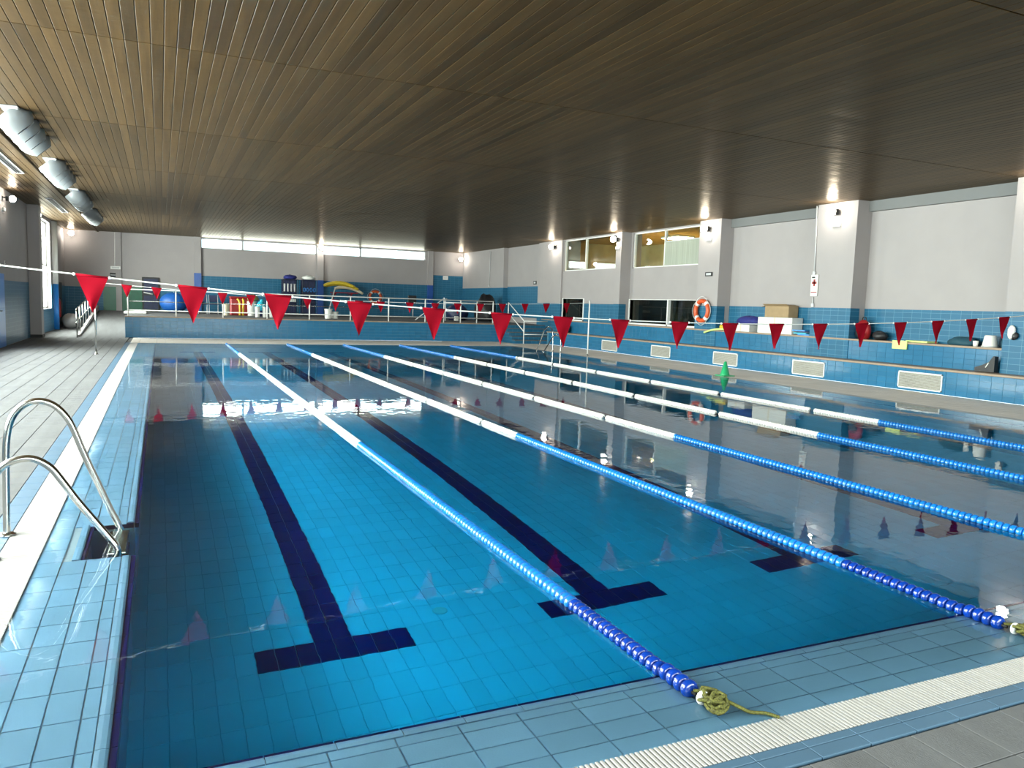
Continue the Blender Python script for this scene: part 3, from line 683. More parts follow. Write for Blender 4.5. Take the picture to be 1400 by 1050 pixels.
kb = MB().prism([(-2.55, 28.9, 0), (-2.55, 38.6, 0), (-2.55, 38.6, 1.0), (-2.55, 28.9, 0.08)], (0.1, 0, 0)); kb.build('kerb', M['white_wall'], rp)

# ------------------------------------------------------------------ lane ropes
fprof = [(0.012, -0.023), (0.030, -0.022), (0.0385, -0.012), (0.0405, 0.0), (0.0385, 0.012), (0.030, 0.022), (0.012, 0.023)]
def floatmesh(nm, mt, n):
    b = MB().lathe(fprof, (0, 0, 0), n, 'y'); me = b.mesh(nm); me.materials.append(mt); return b, me
fb_b, fb = floatmesh('float', M['blue_plastic'], 14); fa_b, fa = floatmesh('float', M['blue_plastic_lit'], 14); fw_b, fw_ = floatmesh('float', M['white_plastic'], 14)
ord_ = ['first', 'second', 'third', 'fourth', 'fifth']
ropes = [(2.205, 5.75, 20.3, 110), (4.21, 5.86, 20.1, 100), (6.17, 5.35, 19.5, 70), (8.25, 4.95, 19.2, 50), (10.25, 5.72, 19.1, 40)]
for k, (x, wa, wb_, n1) in enumerate(ropes):
    sag = lambda y: 0.03*math.sin(math.pi*(y+0.2)/25.4)*(1 if k == 1 else 0.3)
    y0 = -0.185 if k < 2 else -0.15
    rt = thing('lane_rope', 'blue and white lane rope, %s counted from the chrome ladder side of the pool' % ord_[k], 'lane rope', (x, 0, 0.012), 'lane ropes')
    blue, white = MB(), MB(); n = int((25.2 - y0) / 0.052)
    for i in range(n):
        y = y0 + 0.052*i; isw = wa < y < wb_
        if isw and (i % 46) in (0, 1): continue    # short gaps between the groups of white floats
        p = (x - sag(y), y, 0.024 if y < 0 else 0.012)
        if i < n1: inst('float', fw_ if isw else fb if y < 0.85 else fa, p, rt)
        else:
            src = fw_b if isw else fb_b
            (white if isw else blue).add([Vector(v) + Vector(p) for v in src.v], src.f, True)
    blue.build('blue_float_run', M['blue_plastic_lit'], rt, kind='stuff'); white.build('white_float_run', M['white_plastic'], rt, kind='stuff')
    MB().tube([(x, y0-0.05, 0.02)] + [(x - sag(y), y, 0.012) for y in range(0, 26)] + [(x, 25.4, 0.0)], 0.008, 6).build('core_cable', M['black'], rt)
    rn = random.Random(20+k); cx, cyy = x, y0-0.06
    pts = [(cx, cyy+0.03, 0.03)]
    for j in range(46):
        a = j*1.7; r_ = 0.015 + 0.05*rn.random()
        pts.append((cx + 0.012*j/46 + r_*math.cos(a)*0.9 + 0.02, cyy - 0.045 - 0.07*(j/46) + r_*math.sin(a)*0.8, 0.012 + 0.05*rn.random()))
    pts += [(cx+0.09, cyy-0.15, 0.03), (cx+0.13, cyy-0.17, 0.012), (cx+0.19, cyy-0.19, 0.006), (cx+0.22, cyy-0.235, 0.005)]
    MB().tube(catmull(pts, 3), 0.0075, 6).build('tie_cord', M['cord_green'], rt, label='knotted yellow and green cord tying the rope end')
    MB().lathe([(0.006, -0.008), (0.028, -0.008), (0.031, 0), (0.028, 0.008), (0.006, 0.008)], (cx, cyy-0.03, 0.028), 16, 'y').build('end_disc', M['white_plastic'], rt, label='white end disc')

# ------------------------------------------------------------------ pennant lines and posts
def parab(xs_, zs_):                             # least squares parabola through the measured cord points
    import numpy as np
    return [float(c) for c in np.polyfit(xs_, zs_, 2)]
def pennants(label, Y, q, xs_, xa, xb, w, h, seed):
    z = lambda x: q[0]*x*x + q[1]*x + q[2]
    t = thing('pennant_line', label, 'pennants', ((xa+xb)/2, Y, 1.0))
    MB().tube([(xa + (xb-xa)*i/60, Y, z(xa + (xb-xa)*i/60)) for i in range(61)], 0.0065, 6).build('cord', M['cord_white'], t)
    rn = random.Random(seed)
    for x in xs_:
        a, b = x - w/2, x + w/2; hh = h*rn.uniform(0.97, 1.03); tw = rn.uniform(-0.02, 0.03)
        m = MB(); n = 7; top = []; 
        rows = 7; vs_ = []
        for i in range(rows+1):
            f_ = i/rows
            for j in range(n):
                s_ = j/(n-1); xx = a + (b-a)*(0.5 + (s_-0.5)*(1-f_*0.985)); zt = z(a+(b-a)*s_) - 0.004
                vs_.append((xx, Y + 0.010*math.sin(s_*5+f_*4+seed+x*3)*(0.3+f_) + tw*f_, (z(a+(b-a)*s_)*(1-f_) + (z(x)-hh)*f_) - 0.004))
        k0 = len(vs_); vs_ += [(p[0], p[1]+0.003, p[2]) for p in vs_]
        fs = []
        for i in range(rows):
            for j in range(n-1):
                qd = (i*n+j, (i+1)*n+j, (i+1)*n+j+1, i*n+j+1); fs += [qd, tuple(v+k0 for v in qd[::-1])]
        m.add(vs_, fs, True).build('flag', M['red_cloth'], t)
        MB().tube([(a, Y, z(a)), (b, Y, z(b))], 0.009, 6).build('hem', M['red_cloth'], t)
        for e in (a-0.012, b+0.012): MB().blob((e, Y, z(e)), (0.013, 0.013, 0.013), 8, 6).build('knot', M['cord_white'], t)
    return t
nx_ = [-0.355, 0.457, 1.21, 1.997, 2.775, 3.544, 4.30, 5.05, 5.893, 6.66, 7.41, 8.163, 8.92, 9.667, 10.436, 11.163, 11.9, 12.65]
nz_ = [1.751, 1.694, 1.64, 1.585, 1.552, 1.517, 1.497, 1.4805, 1.4765, 1.478, 1.486, 1.50, 1.52, 1.548, 1.587, 1.62, 1.673, 1.73]
qn = parab(nx_, nz_)
pennants('sagging string of red pennants over the T-shaped ends of the dark lane lines', 5.0, qn, nx_ + [-1.17], -1.5, 14.3, 0.25, 0.32, 1)
fx_ = [-0.615, 0.096, 0.95, 1.751, 2.5, 3.27, 4.05, 4.863, 5.55, 6.207, 7.11, 7.925, 8.664, 9.424, 10.19, 10.99, 11.77, 12.518]
qf = parab([-1.36, 0.1, 1.75, 4.05, 4.86, 6.2, 7.9, 9.42, 10.99, 12.5, 13.4], [1.86, 1.79, 1.70, 1.62, 1.60, 1.60, 1.60, 1.64, 1.68, 1.73, 1.79])
pennants('string of red pennants tied between the two slim white posts', 20.2, qf, fx_, -1.36, 13.4, 0.25, 0.31, 2)
for x, lb in ((-1.36, 'slim steel pennant post standing beside the ramp side of the deck'), (13.4, 'slim white pennant post standing on the deck before the tiled bench')):
    t = thing('pennant_post', lb, 'post', (x, 20.2, 0), 'pennant posts')
    MB().tube([(x, 20.2, 0), (x, 20.2, 1.84)], 0.022, 10).build('pole', M['white_paint'] if x > 0 else M['steel'], t)
    MB().lathe([(0.06, 0), (0.06, 0.012), (0.03, 0.02), (0.028, 0.05)], (x, 20.2, 0), 14).build('base_flange', M['steel'], t)
    MB().lathe([(0.026, 0), (0.03, 0.01), (0.03, 0.04), (0.02, 0.055)], (x, 20.2, 1.82), 12).build('cap', M['grey_plastic'], t)

# ------------------------------------------------------------------ pool ladders
hi = [(-0.757, -0.03), (-0.75, 0.4), (-0.742, 0.62), (-0.715, 0.76), (-0.655, 0.85), (-0.568, 0.888), (-0.478, 0.865), (-0.405, 0.79), (-0.36, 0.70), (-0.30, 0.525), (-0.216, 0.305), (-0.145, 0.12), (-0.10, 0.015), (-0.085, -0.08), (-0.085, -0.4), (-0.085, -1.15)]
lo = [(-0.757, -0.03), (-0.755, 0.30), (-0.745, 0.46), (-0.69, 0.555), (-0.615, 0.60), (-0.525, 0.605), (-0.438, 0.55), (-0.373, 0.455), (-0.30, 0.335), (-0.20, 0.187), (-0.125, 0.078), (-0.085, 0.01), (-0.08, -0.08), (-0.08, -0.4), (-0.08, -1.15)]
def ladder(label, fx, ya, yb, mtl):
    t = thing('pool_ladder', label, 'ladder', (fx(-0.757), (ya+yb)/2, 0))
    for y, pf_ in ((ya, lo), (yb, hi)):
        MB().tube(catmull([(fx(x), y, z) for x, z in pf_], 5), 0.0215, 12).build('handrail', mtl, t)
        MB().lathe([(0.055, 0), (0.055, 0.01), (0.03, 0.022), (0.026, 0.022)], (fx(-0.757), y, 0), 16).build('anchor_flange', M['steel'], t)
    for z in (-0.10, -0.38, -0.66, -0.94):
        MB().cbox((fx(-0.15), ya+0.01, z-0.02), (fx(-0.03), yb-0.01, z+0.012), 0.008).build('tread', mtl, t)
    return t
ladder('chrome pool ladder with two unequal looped handrails in the ledge recess', lambda x: x, 2.64, 3.18, M['steel'])
ladder('distant chrome pool ladder below the tiled bench near the steps', lambda x: PW - x, 21.9, 22.5, M['steel'])

# ------------------------------------------------------------------ railings
def rail(name, label, cat, loc): return thing(name, label, cat, loc)
t = rail('platform_railing', 'white tubular railing with three bars along the raised platform edge', 'railing', (6.3, 29.08, PZ))
px_ = [-0.9, 0.72, 2.37, 4.0, 5.63, 7.28, 8.88, 10.48, 12.09, 13.62]
for x in px_: MB().tube([(x, 29.08, PZ), (x, 29.08, 1.78)], 0.026, 10).build('post', M['white_paint'], t)
for z, r_ in ((1.76, 0.02), (1.33, 0.014), (1.0, 0.02)): MB().tube([(px_[0], 29.08, z), (px_[-1], 29.08, z)], r_, 8).build('rail', M['white_paint'] if z != 1.33 else M['steel'], t)
t = rail('step_handrail', 'white sloping handrail rising over the steps beside the platform', 'railing', (14.3, 27.4, 0))
hx = 14.35
MB().tube([(hx, 27.35, 0), (hx, 27.35, 0.98)], 0.025, 8).build('post', M['white_paint'], t)
MB().tube([(hx, 29.05, PZ), (hx, 29.05, 1.75)], 0.025, 8).build('post', M['white_paint'], t)
for dz in (0, -0.45): MB().tube([(hx, 27.35, 0.97+dz), (hx, 29.05, 1.74+dz)], 0.02, 8).build('rail', M['white_paint'], t)
for z in (0.97, 0.40): MB().tube([(hx, 27.35, z), (15.47, 27.35, z)], 0.018, 8).build('cross_rail', M['white_paint'], t)
t = rail('ramp_railing', 'steel railing of upright bars climbing along the ramp', 'railing', (-2.5, 32, 0))
rz = lambda y: max(0, (y-28.6)/10.0*PZ)
for k in range(8):
    y = 28.5 + k*1.2; MB().tube([(-2.5, y, rz(y)), (-2.5, y, rz(y)+1.0)], 0.024, 8).build('post', M['steel'], t)
for dz in (1.0, 0.55): MB().tube([(-2.5, 28.2, rz(28.3)+dz-0.06), (-2.5, 28.5, rz(28.5)+dz), (-2.5, 37.0, rz(37)+dz)], 0.022, 8).build('rail', M['steel'], t)
t = rail('platform_gate', 'white tubular gate frame beside the dark tarpaulin heap on the platform', 'railing', (12.4, 29.5, PZ))
for x in (11.45, 13.0): MB().tube([(x, 29.45, PZ), (x, 29.45, 1.86 if x < 12 else 1.78)], 0.024, 8).build('post', M['white_paint'], t)
for z in (1.66, 1.28): MB().tube([(11.45, 29.45, z), (13.0, 29.45, z)], 0.018, 8).build('rail', M['white_paint'], t)

# ------------------------------------------------------------------ wall lamps
def lamp(label, p, out, size=0.13, box_below=False):   # p: lens centre, out: unit vector from the wall into the hall
    p = Vector(p); o = Vector(out); s_ = Vector((-o.y, o.x, 0))
    t = thing('wall_lamp', label, 'lamp', p - o*0.26, 'floodlights along the walls')
    MB().tube([p - o*0.26 + Vector((0, 0, 0.04)), p - o*0.12], 0.02, 8).build('bracket', M['black'], t)
    c = p - o*0.07; h = size*0.95
    MB().prism([c - s_*size*0.6 - Vector((0,0,h*0.6)), c + s_*size*0.6 - Vector((0,0,h*0.6)), c + s_*size*0.6 + Vector((0,0,h*0.5)), c - s_*size*0.6 + Vector((0,0,h*0.5))], -o*0.09).build('housing', M['black'], t)
    MB().blob(p, (size*0.75, size*0.75, size*0.75), 16, 10).build('lens', M['glow'], t, label='glowing round lamp lens')
    if box_below: cbox(p - o*0.25 + s_*0.13 + Vector((0, 0, -0.36)), p - o*0.19 - s_*0.13 + Vector((0, 0, -0.26)), 0.01).build('ballast_box', M['white_paint'], t)
L_ = 'glowing floodlight on a black bracket, '
lamp(L_ + 'on the pier beside the first aid sign', (15.76, 12.25, 4.25), (-1, 0, 0), 0.14, True)
lamp(L_ + 'on the pier above the orange life ring', (15.76, 17.35, 4.21), (-1, 0, 0), 0.14, True)
lamp(L_ + 'on the narrow pier between the two gallery windows', (15.76, 22.72, 4.22), (-1, 0, 0), 0.14, True)
lamp(L_ + 'on the wide pier above the small single window', (15.76, 27.85, 4.22), (-1, 0, 0), 0.14)
lamp(L_ + 'high in the corner beyond the steps', (15.7, 38.9, 4.12), (0, -1, 0), 0.14)
lamp(L_ + 'on the middle pier of the clerestory windows', (7.91, 38.9, 4.30), (0, -1, 0), 0.15)
lamp(L_ + 'on the tiled wall next to the blue door', (XL+0.25, 23.9, 4.20), (1, 0, 0), 0.12, True)
lamp(L_ + 'beyond the plain grey pier by the side window', (XL+0.25, 29.1, 4.22), (1, 0, 0), 0.12)
lamp(L_ + 'on the end wall above the red extinguisher', (-3.55, 38.95, 4.30), (0, -1, 0), 0.15)
lamp(L_ + 'on the first bench pier by the hanging shoe', (15.72, 7.0, 4.25), (-1, 0, 0), 0.14)

# ------------------------------------------------------------------ ceiling air nozzles and grilles
for k, (y0, y1) in enumerate(((12.0, 15.3), (17.2, 20.9), (22.6, 26.6), (28.0, 33.6))):
    x = -1.95 - 0.03*k; n = 4; sp = 0.74 if k < 2 else 0.9
    t = thing('air_nozzle_unit', 'row of four grey ball nozzles under the ceiling, %s counted from the ramp end' % ['fourth', 'third', 'second', 'first'][k], 'air vent', (x, (y0+y1)/2, ZC), 'ceiling air nozzle rows')
    cbox((x-0.13, y0, ZC-0.04), (x+0.13, y0+sp*4, ZC-0.004), 0.015).build('base_plate', M['grey_plastic'], t)
    ax = Vector((0.66, 0.14, -0.72)).normalized(); s1 = ax.orthogonal().normalized(); s2 = ax.cross(s1)
    for j in range(n):
        c = Vector((x-0.05, y0 + sp*(j+.5), ZC-0.03)); b = MB(); vs_ = []; pr_ = [(0.27, 0.0), (0.285, 0.07), (0.27, 0.17), (0.215, 0.27), (0.16, 0.33)]
        for r_, h in pr_:
            for q in range(18):
                a = 2*math.pi*q/18; p = c + ax*h + (s1*math.cos(a) + s2*math.sin(a))*r_; p.z = min(p.z, ZC-0.006); vs_.append(p)
        b.add(vs_, [(i*18+q, i*18+(q+1)%18, (i+1)*18+(q+1)%18, (i+1)*18+q) for i in range(4) for q in range(18)], True)
        nz = b.build('nozzle', M['nozzle_grey'], t)
        o_ = c + ax*0.325; b = MB()
        b.add([o_ + (s1*math.cos(2*math.pi*q/18) + s2*math.sin(2*math.pi*q/18))*0.158 for q in range(18)] + [o_ + ax*0.006], [(q, (q+1)%18, 18) for q in range(18)]); b.build('opening', M['black'], nz)
for k, (y0, y1) in enumerate(((15.2, 20.2), (25.8, 30.4), (5.0, 10.0))):
    t = thing('ceiling_grille', 'long narrow slot grille in the ceiling strip ' + ['above the tall windows before the blue door', 'above the grey pier', 'above the chrome ladder'][k], 'grille', (-2.95, (y0+y1)/2, ZC), 'ceiling slot grilles')
    f = MB().box((-3.06, y0, ZC-0.03), (-3.03, y1, ZC)).box((-2.87, y0, ZC-0.03), (-2.84, y1, ZC)).box((-3.06, y0, ZC-0.03), (-2.84, y0+0.03, ZC)).box((-3.06, y1-0.03, ZC-0.03), (-2.84, y1, ZC))
    f.build('frame', M['grey_plastic'], t)
    for j in range(3): box((-3.02 + 0.05*j, y0+0.03, ZC-0.025), (-3.0 + 0.05*j, y1-0.03, ZC-0.005)).build('blade', M['black'], t)
struct('trim_1', cbox((-2.52, YN, ZC-0.05), (-2.44, YB, ZC), 0.01), M['wood'])

# ------------------------------------------------------------------ life rings, signs, small wall fittings
def life_ring(label, c, out, r=0.31, rr=0.072):
    c = Vector(c); o = Vector(out); s_ = Vector((-o.y, o.x, 0)); up = Vector((0, 0, 1))
    t = thing('life_ring', label, 'life ring', c - o*0.09)
    P = lambda a, q: c + (s_*math.cos(a) + up*math.sin(a))*q
    MB().tube([P(2*math.pi*i/40, r) for i in range(40)], rr, 12, close=True).build('ring', M['orange'], t)
    for k in range(4):
        a = math.pi/4 + k*math.pi/2
        MB().tube([P(a + 0.1*(j-1.5), r) for j in range(4)], rr*1.06, 12).build('band', M['white_plastic'], t)
    rp_ = []
    for k in range(4):
        for j in range(8): rp_.append(P(math.pi/4 + (k + j/8)*math.pi/2, r + rr + 0.02 + 0.05*math.sin(math.pi*j/8)) + o*0.02)
    MB().tube(rp_, 0.007, 6, close=True).build('grab_line', M['cord_white'], t)
    cbox(c - o*0.09 - s_*0.05 + up*(r-0.10), c - o*0.03 + s_*0.05 + up*(r-0.04), 0.01).build('hook', M['white_paint'], t)
life_ring('orange life ring with white bands hung on the pier beside the double window', (15.89, 17.38, 1.64), (-1, 0, 0))
life_ring('orange life ring on the end wall beside the yellow floats', W(513, 406, Y=39.18), (0, -1, 0), 0.30, 0.07)

def plate(name, label, cat, c, out, w, h, base, marks, th=0.02):
    c = Vector(c); o = Vector(out); s_ = Vector((-o.y, o.x, 0)); up = Vector((0, 0, 1))
    t = thing(name, label, cat, c)
    cbox(c - s_*w/2 - up*h/2, c + s_*w/2 + up*h/2 + o*th, 0.004).build('plate', M[base], t)
    for (u0, v0, u1, v1, m_) in marks:
        box(c + s_*u0 + up*v0 + o*th, c + s_*u1 + up*v1 + o*(th+0.003)).build('mark', M[m_], t)
    return t
plate('wall_sign', 'white first aid sign with a dark red cross on the grey wall edge', 'sign', (15.985, 12.85, 2.40), (-1, 0, 0), 0.24, 0.56, 'card_white',
      [(-0.03, -0.02, 0.03, 0.16, 'red'), (-0.08, 0.04, 0.08, 0.10, 'red'), (-0.09, 0.19, 0.02, 0.23, 'black'), (-0.10, -0.19, 0.10, -0.165, 'red')])
plate('wall_sign', 'small dark plaque above the life ring by the double window', 'sign', (15.985, 17.25, 2.80), (-1, 0, 0), 0.34, 0.13, 'black', [(-0.12, -0.035, 0.12, 0.035, 'grey_plastic')])
plate('wall_sign', 'small dark plaque above the tiled wall behind the steps', 'sign', (16.235, 30.3, 2.72), (-1, 0, 0), 0.30, 0.16, 'black', [(-0.1, -0.04, 0.1, 0.04, 'grey_plastic')])
plate('wall_sign', 'dark two-line plaque on the end wall above the green panel', 'sign', W(156, 376, Y=39.27), (0, -1, 0), 0.36, 0.20, 'black', [(-0.15, -0.012, 0.15, 0.012, 'grey_plastic')])
plate('wall_sign', 'pale notice on the tall blue tiled panel in the far corner', 'sign', W(609, 380, Y=39.27), (0, -1, 0), 0.30, 0.22, 'card_white', [(-0.1, -0.02, 0.1, 0.02, 'grey_plastic')])
plate('wall_socket', 'two tiny dark switches on the pale wall above the blue door', 'switch', (XL, 23.9, 2.35), (1, 0, 0), 0.10, 0.16, 'white_paint', [(-0.03, 0.02, 0.03, 0.06, 'black'), (-0.03, -0.06, 0.03, -0.02, 'black')])
em = plate('exit_light', 'white emergency light box on a conduit above the green panel', 'light box', W(158, 366, Y=39.25), (0, -1, 0), 0.42, 0.14, 'white_paint', [(-0.16, -0.04, 0.16, 0.04, 'grey_plastic')], 0.07)
for lb, pts in (('thin grey conduit down the wall edge to the first aid sign', [(15.975, 12.95, 4.48), (15.975, 12.9, 3.4), (15.975, 12.88, 2.72)]),
                ('short grey conduit below the first aid sign with a small switch', [(15.975, 12.87, 2.1), (15.975, 12.86, 1.88)]),
                ('thin grey conduit on the wall beside the corner lamp', [(15.975, 35.2, 4.4), (15.975, 35.3, 2.6)]),
                ('white conduit on the end wall down to the emergency light', [(W(157, 320, Y=39.28).x, 39.28, 4.48), (W(157, 360, Y=39.28).x, 39.28, 2.95)])):
    t = thing('conduit', lb, 'conduit', pts[-1]); MB().tube(pts, 0.018, 6).build('pipe', M['grey_plastic'] if 'grey' in lb else M['white_paint'], t)
    e = Vector(pts[-1]); cbox(e - Vector((0.03, 0.04, 0.05)), e + Vector((0.02, 0.04, 0.05)), 0.006).build('end_box', M['grey_plastic'], t)

# fire extinguisher and a sack in the corner niche
t = thing('fire_extinguisher', 'red fire extinguisher hung on the wall past the blue column', 'extinguisher', (XL+0.14, 35.6, 0.45))
MB().lathe([(0.05, 0.5), (0.085, 0.52), (0.09, 0.9), (0.085, 1.15), (0.05, 1.25), (0.03, 1.30)], (XL+0.12, 35.6, 0), 14).build('cylinder', M['red'], t)
MB().lathe([(0.03, 1.30), (0.035, 1.34), (0.02, 1.38)], (XL+0.12, 35.6, 0), 10).build('valve', M['black'], t)
MB().tube(catmull([(XL+0.12, 35.6, 1.35), (XL+0.24, 35.55, 1.25), (XL+0.26, 35.52, 0.9), (XL+0.24, 35.52, 0.75)], 5), 0.014, 6).build('hose', M['black'], t)
t = MB().blob((XL+0.5, 36.6, 0.28), (0.40, 0.45, 0.34), 16, 10, 0.12, 3, 0.28).build('sack', M['grey_plastic']); tag(t, 'crumpled grey plastic sack on the floor below the extinguisher', 'sack')

# ------------------------------------------------------------------ things left on the bench
def carton(label, x0, y0, x1, y1, z0, z1, m_, open_=False, group=None):
    t = thing('carton', label, 'box', ((x0+x1)/2, (y0+y1)/2, z0), group)
    cbox((x0, y0, z0), (x1, y1, z1), 0.008).build('body', M[m_], t)
    if open_:
        MB().prism([(x0, y0, z1), (x0, y1, z1), (x0-0.10, y1, z1+0.05), (x0-0.10, y0, z1+0.05)], (0.008, 0, 0.008)).build('flap', M[m_], t)
        MB().prism([(x0, y1, z1), (x1, y1, z1), (x1, y1+0.14, z1-0.03), (x0, y1+0.14, z1-0.03)], (0, 0.004, 0.01)).build('flap', M[m_], t)
        MB().prism([(x0, y0, z1), (x1, y0, z1), (x1, y0+0.16, z1+0.04), (x0, y0+0.16, z1+0.04)], (0, 0, 0.008)).build('flap', M[m_], t)
    else:
        box((x0-0.002, (y0+y1)/2-0.03, z0), (x0, (y0+y1)/2+0.03, z1+0.001)).build('tape', M['cream'], t)
    return t
T = T2Z
carton('large white carton on the upper bench under the brown box', 16.06, 13.65, 16.46, 15.0, T, T+0.46, 'card_white')
carton('open brown cardboard box stacked on the large white carton', 16.10, 13.85, 16.46, 14.78, T+0.465, T+0.78, 'card_brown', True)
carton('small white carton under the navy bag on the upper bench', 16.06, 15.35, 16.40, 16.1, T, T+0.21, 'card_white')
t = MB().blob((16.24, 15.55, T+0.32), (0.17, 0.55, 0.15), 18, 10, 0.10, 5, 0.105).build('sports_bag', M['navy_cloth']); tag(t, 'slumped navy blue fabric bag lying over the small white carton', 'bag')
for k in range(5):
    t = thing('kickboard', ['sky blue', 'pale blue', 'dark navy', 'mid blue', 'orange'][k] + ' foam kickboard in the loose pile beside the white carton', 'kickboard', (16.24, 13.2, T+0.035*k), 'kickboards on the bench')
    m_ = ['sky_plastic', 'cyan', 'dark_blue', 'sky_plastic', 'orange'][k]; y = 12.95 + 0.05*((k*3) % 5); zz = T + 0.004 + 0.036*k if k < 4 else T + 0.004
    if k == 4: y = 12.94
    pts = [(16.05, y, zz), (16.32, y, zz), (16.38, y+0.08, zz), (16.38, y+0.38, zz), (16.32, y+0.46, zz), (16.05, y+0.46, zz)]
    if k == 4: pts = [(16.03, y, zz), (16.2, y, zz), (16.2, y+0.02, zz), (16.03, y+0.02, zz)]
    MB().prism(pts, (0, 0, 0.032)).build('board', M[m_], t)
t = MB().tube([(16.2, 16.3, T+0.095), (16.1, 16.66, T+0.095)], 0.09, 12).build('foam_roller', M['yellow']); tag(t, 'short yellow foam roller on the bench beside the life ring pier', 'roller')
t = MB().tube(catmull([(16.02, 16.25, T+0.035), (15.97, 16.6, T+0.035), (15.93, 16.95, T-0.02), (15.92, 17.25, T-0.10)], 4), 0.03, 10).build('foam_noodle', M['pale_yellow']); tag(t, 'thin pale foam noodle sticking out over the bench edge', 'noodle')
t = thing('backpack', 'dark red backpack standing on the bench in the recess by the pier', 'bag', (16.25, 11.35, T))
MB().blob((16.25, 11.4, T+0.22), (0.15, 0.20, 0.26), 16, 12, 0.05, 8, 0.22).build('body', M['red'], t)
MB().blob((16.13, 11.4, T+0.14), (0.06, 0.14, 0.12), 12, 8, 0.05, 9, 0.14).build('pocket', M['black'], t)
MB().tube(catmull([(16.25, 11.33, T+0.45), (16.25, 11.36, T+0.54), (16.25, 11.44, T+0.54), (16.25, 11.47, T+0.45)], 4), 0.012, 6).build('handle', M['black'], t)
t = MB().blob((16.28, 10.93, T+0.10), (0.14, 0.20, 0.12), 14, 8, 0.1, 4, 0.10).build('cloth_heap', M['black']); tag(t, 'black cloth heap next to the dark red backpack on the bench', 'cloth')
for lb, a, b, c_ in (('pale green foam board hanging over the bench edge', (15.955, 9.90, T-0.17), (15.99, 10.30, T+0.03), 0.008), ('pale green foam board lying flat on the bench', (16.05, 9.45, T+0.003), (16.4, 10.02, T+0.045), 0.01)):
    t = thing('foam_board', lb, 'foam board', ((a[0]+b[0])/2, (a[1]+b[1])/2, a[2])); cbox(a, b, c_).build('board', M['pale_yellow'], t)
    box((a[0]+0.005, a[1]+0.1, b[2]), (b[0]-0.005, a[1]+0.16, b[2]+0.004)).build('strip', M['card_white'], t)
t = MB().blob((16.26, 8.75, T+0.06), (0.16, 0.34, 0.13), 16, 9, 0.08, 11, 0.06).build('towel_heap', M['teal_cloth']); tag(t, 'dark teal towel heap on the bench beside the white cup', 'towel')
t = thing('cup', 'small white cup on the bench beside the upturned bucket', 'cup', (16.14, 8.36, T)); MB().lathe([(0.045, 0), (0.055, 0.11)], (16.14, 8.36, T), 14).build('wall', M['white_plastic'], t); MB().lathe([(0.058, 0), (0.060, 0.008), (0.05, 0.012)], (16.14, 8.36, T+0.108), 14).build('rim', M['card_white'], t)
t = thing('bucket', 'white plastic bucket standing upside down on the bench', 'bucket', (16.2, 8.08, T))
MB().lathe([(0.155, 0), (0.15, 0.02), (0.115, 0.235), (0.10, 0.25), (0.02, 0.252)], (16.2, 8.08, T), 20).build('body', M['white_plastic'], t)
MB().lathe([(0.165, 0.0), (0.168, 0.018), (0.155, 0.028)], (16.2, 8.08, T), 20).build('rim', M['grey_plastic'], t)
t = MB().blob((16.30, 7.79, T+0.09), (0.13, 0.10, 0.14), 12, 8, 0.08, 14, 0.09).build('sponge_bag', M['teal_cloth']); tag(t, 'small dark teal bag between the bucket and the pier', 'bag')
t = thing('swim_fin', 'black swim fin with a white stripe propped on the lower bench', 'swim fin', (15.85, 7.9, T1Z))
MB().prism([(15.80, 7.68, T1Z+0.01), (15.80, 8.10, T1Z+0.01), (15.80, 8.10, T1Z+0.09), (15.80, 7.95, T1Z+0.14), (15.80, 7.80, T1Z+0.22), (15.80, 7.72, T1Z+0.34), (15.80, 7.68, T1Z+0.33)], (0.12, 0, 0)).build('blade', M['black'], t)
MB().tube([(15.795, 7.80, T1Z+0.20), (15.795, 7.86, T1Z+0.10)], 0.012, 6).build('stripe', M['white_plastic'], t)
t = thing('hanging_shoe', 'small black and white shoe hung on the blue tiled pier', 'shoe', (15.93, 7.43, 1.34))
MB().blob((15.89, 7.45, 1.40), (0.05, 0.08, 0.14), 12, 8, 0.1, 2).build('upper', M['card_white'], t); MB().blob((15.90, 7.40, 1.33), (0.045, 0.09, 0.08), 12, 8, 0.1, 6).build('sole', M['black'], t)
t = thing('marker_cone', 'small green marker cone at the pool rim before the bench', 'cone', (13.3, 13.0, 0))
MB().lathe([(0.13, 0.02), (0.115, 0.05), (0.03, 0.36), (0.012, 0.37)], (13.3, 13.0, 0), 18).build('cone', M['green'], t); cbox((13.12, 12.82, 0), (13.48, 13.18, 0.025), 0.008).build('base', M['green'], t)

# ------------------------------------------------------------------ things stored on the platform
Q = PZ
d3 = struct('door_3', cbox((-0.62, YB-0.07, Q), (0.16, YB-0.012, 2.42)), M['black'])
for z in (Q+0.1, Q+0.9): box((-0.54, YB-0.075, z), (0.08, YB-0.07, z+0.66)).build('panel', M['dark_blue'], d3)
MB().tube([(-0.55, YB-0.08, Q+0.9), (-0.15, YB-0.12, Q+0.82)], 0.03, 8).build('push_bar', M['white_paint'], d3)
t = thing('gym_ball', 'large blue ball resting on the platform beside the black door', 'ball', (1.3, 37.0, Q))
bx_ = W(238, 416, Y=36.5).x
t.location.x = bx_; t.location.y = 36.5
MB().blob((bx_, 36.5, Q+0.47), (0.62, 0.5, 0.47), 22, 14).build('ball', M['ball_blue'], t); MB().lathe([(0.02, 0), (0.02, 0.02), (0.01, 0.03)], (bx_, 36.5, Q+0.93), 8).build('valve', M['white_plastic'], t)
def at(px, Y): return W(px, 420, Y=Y).x
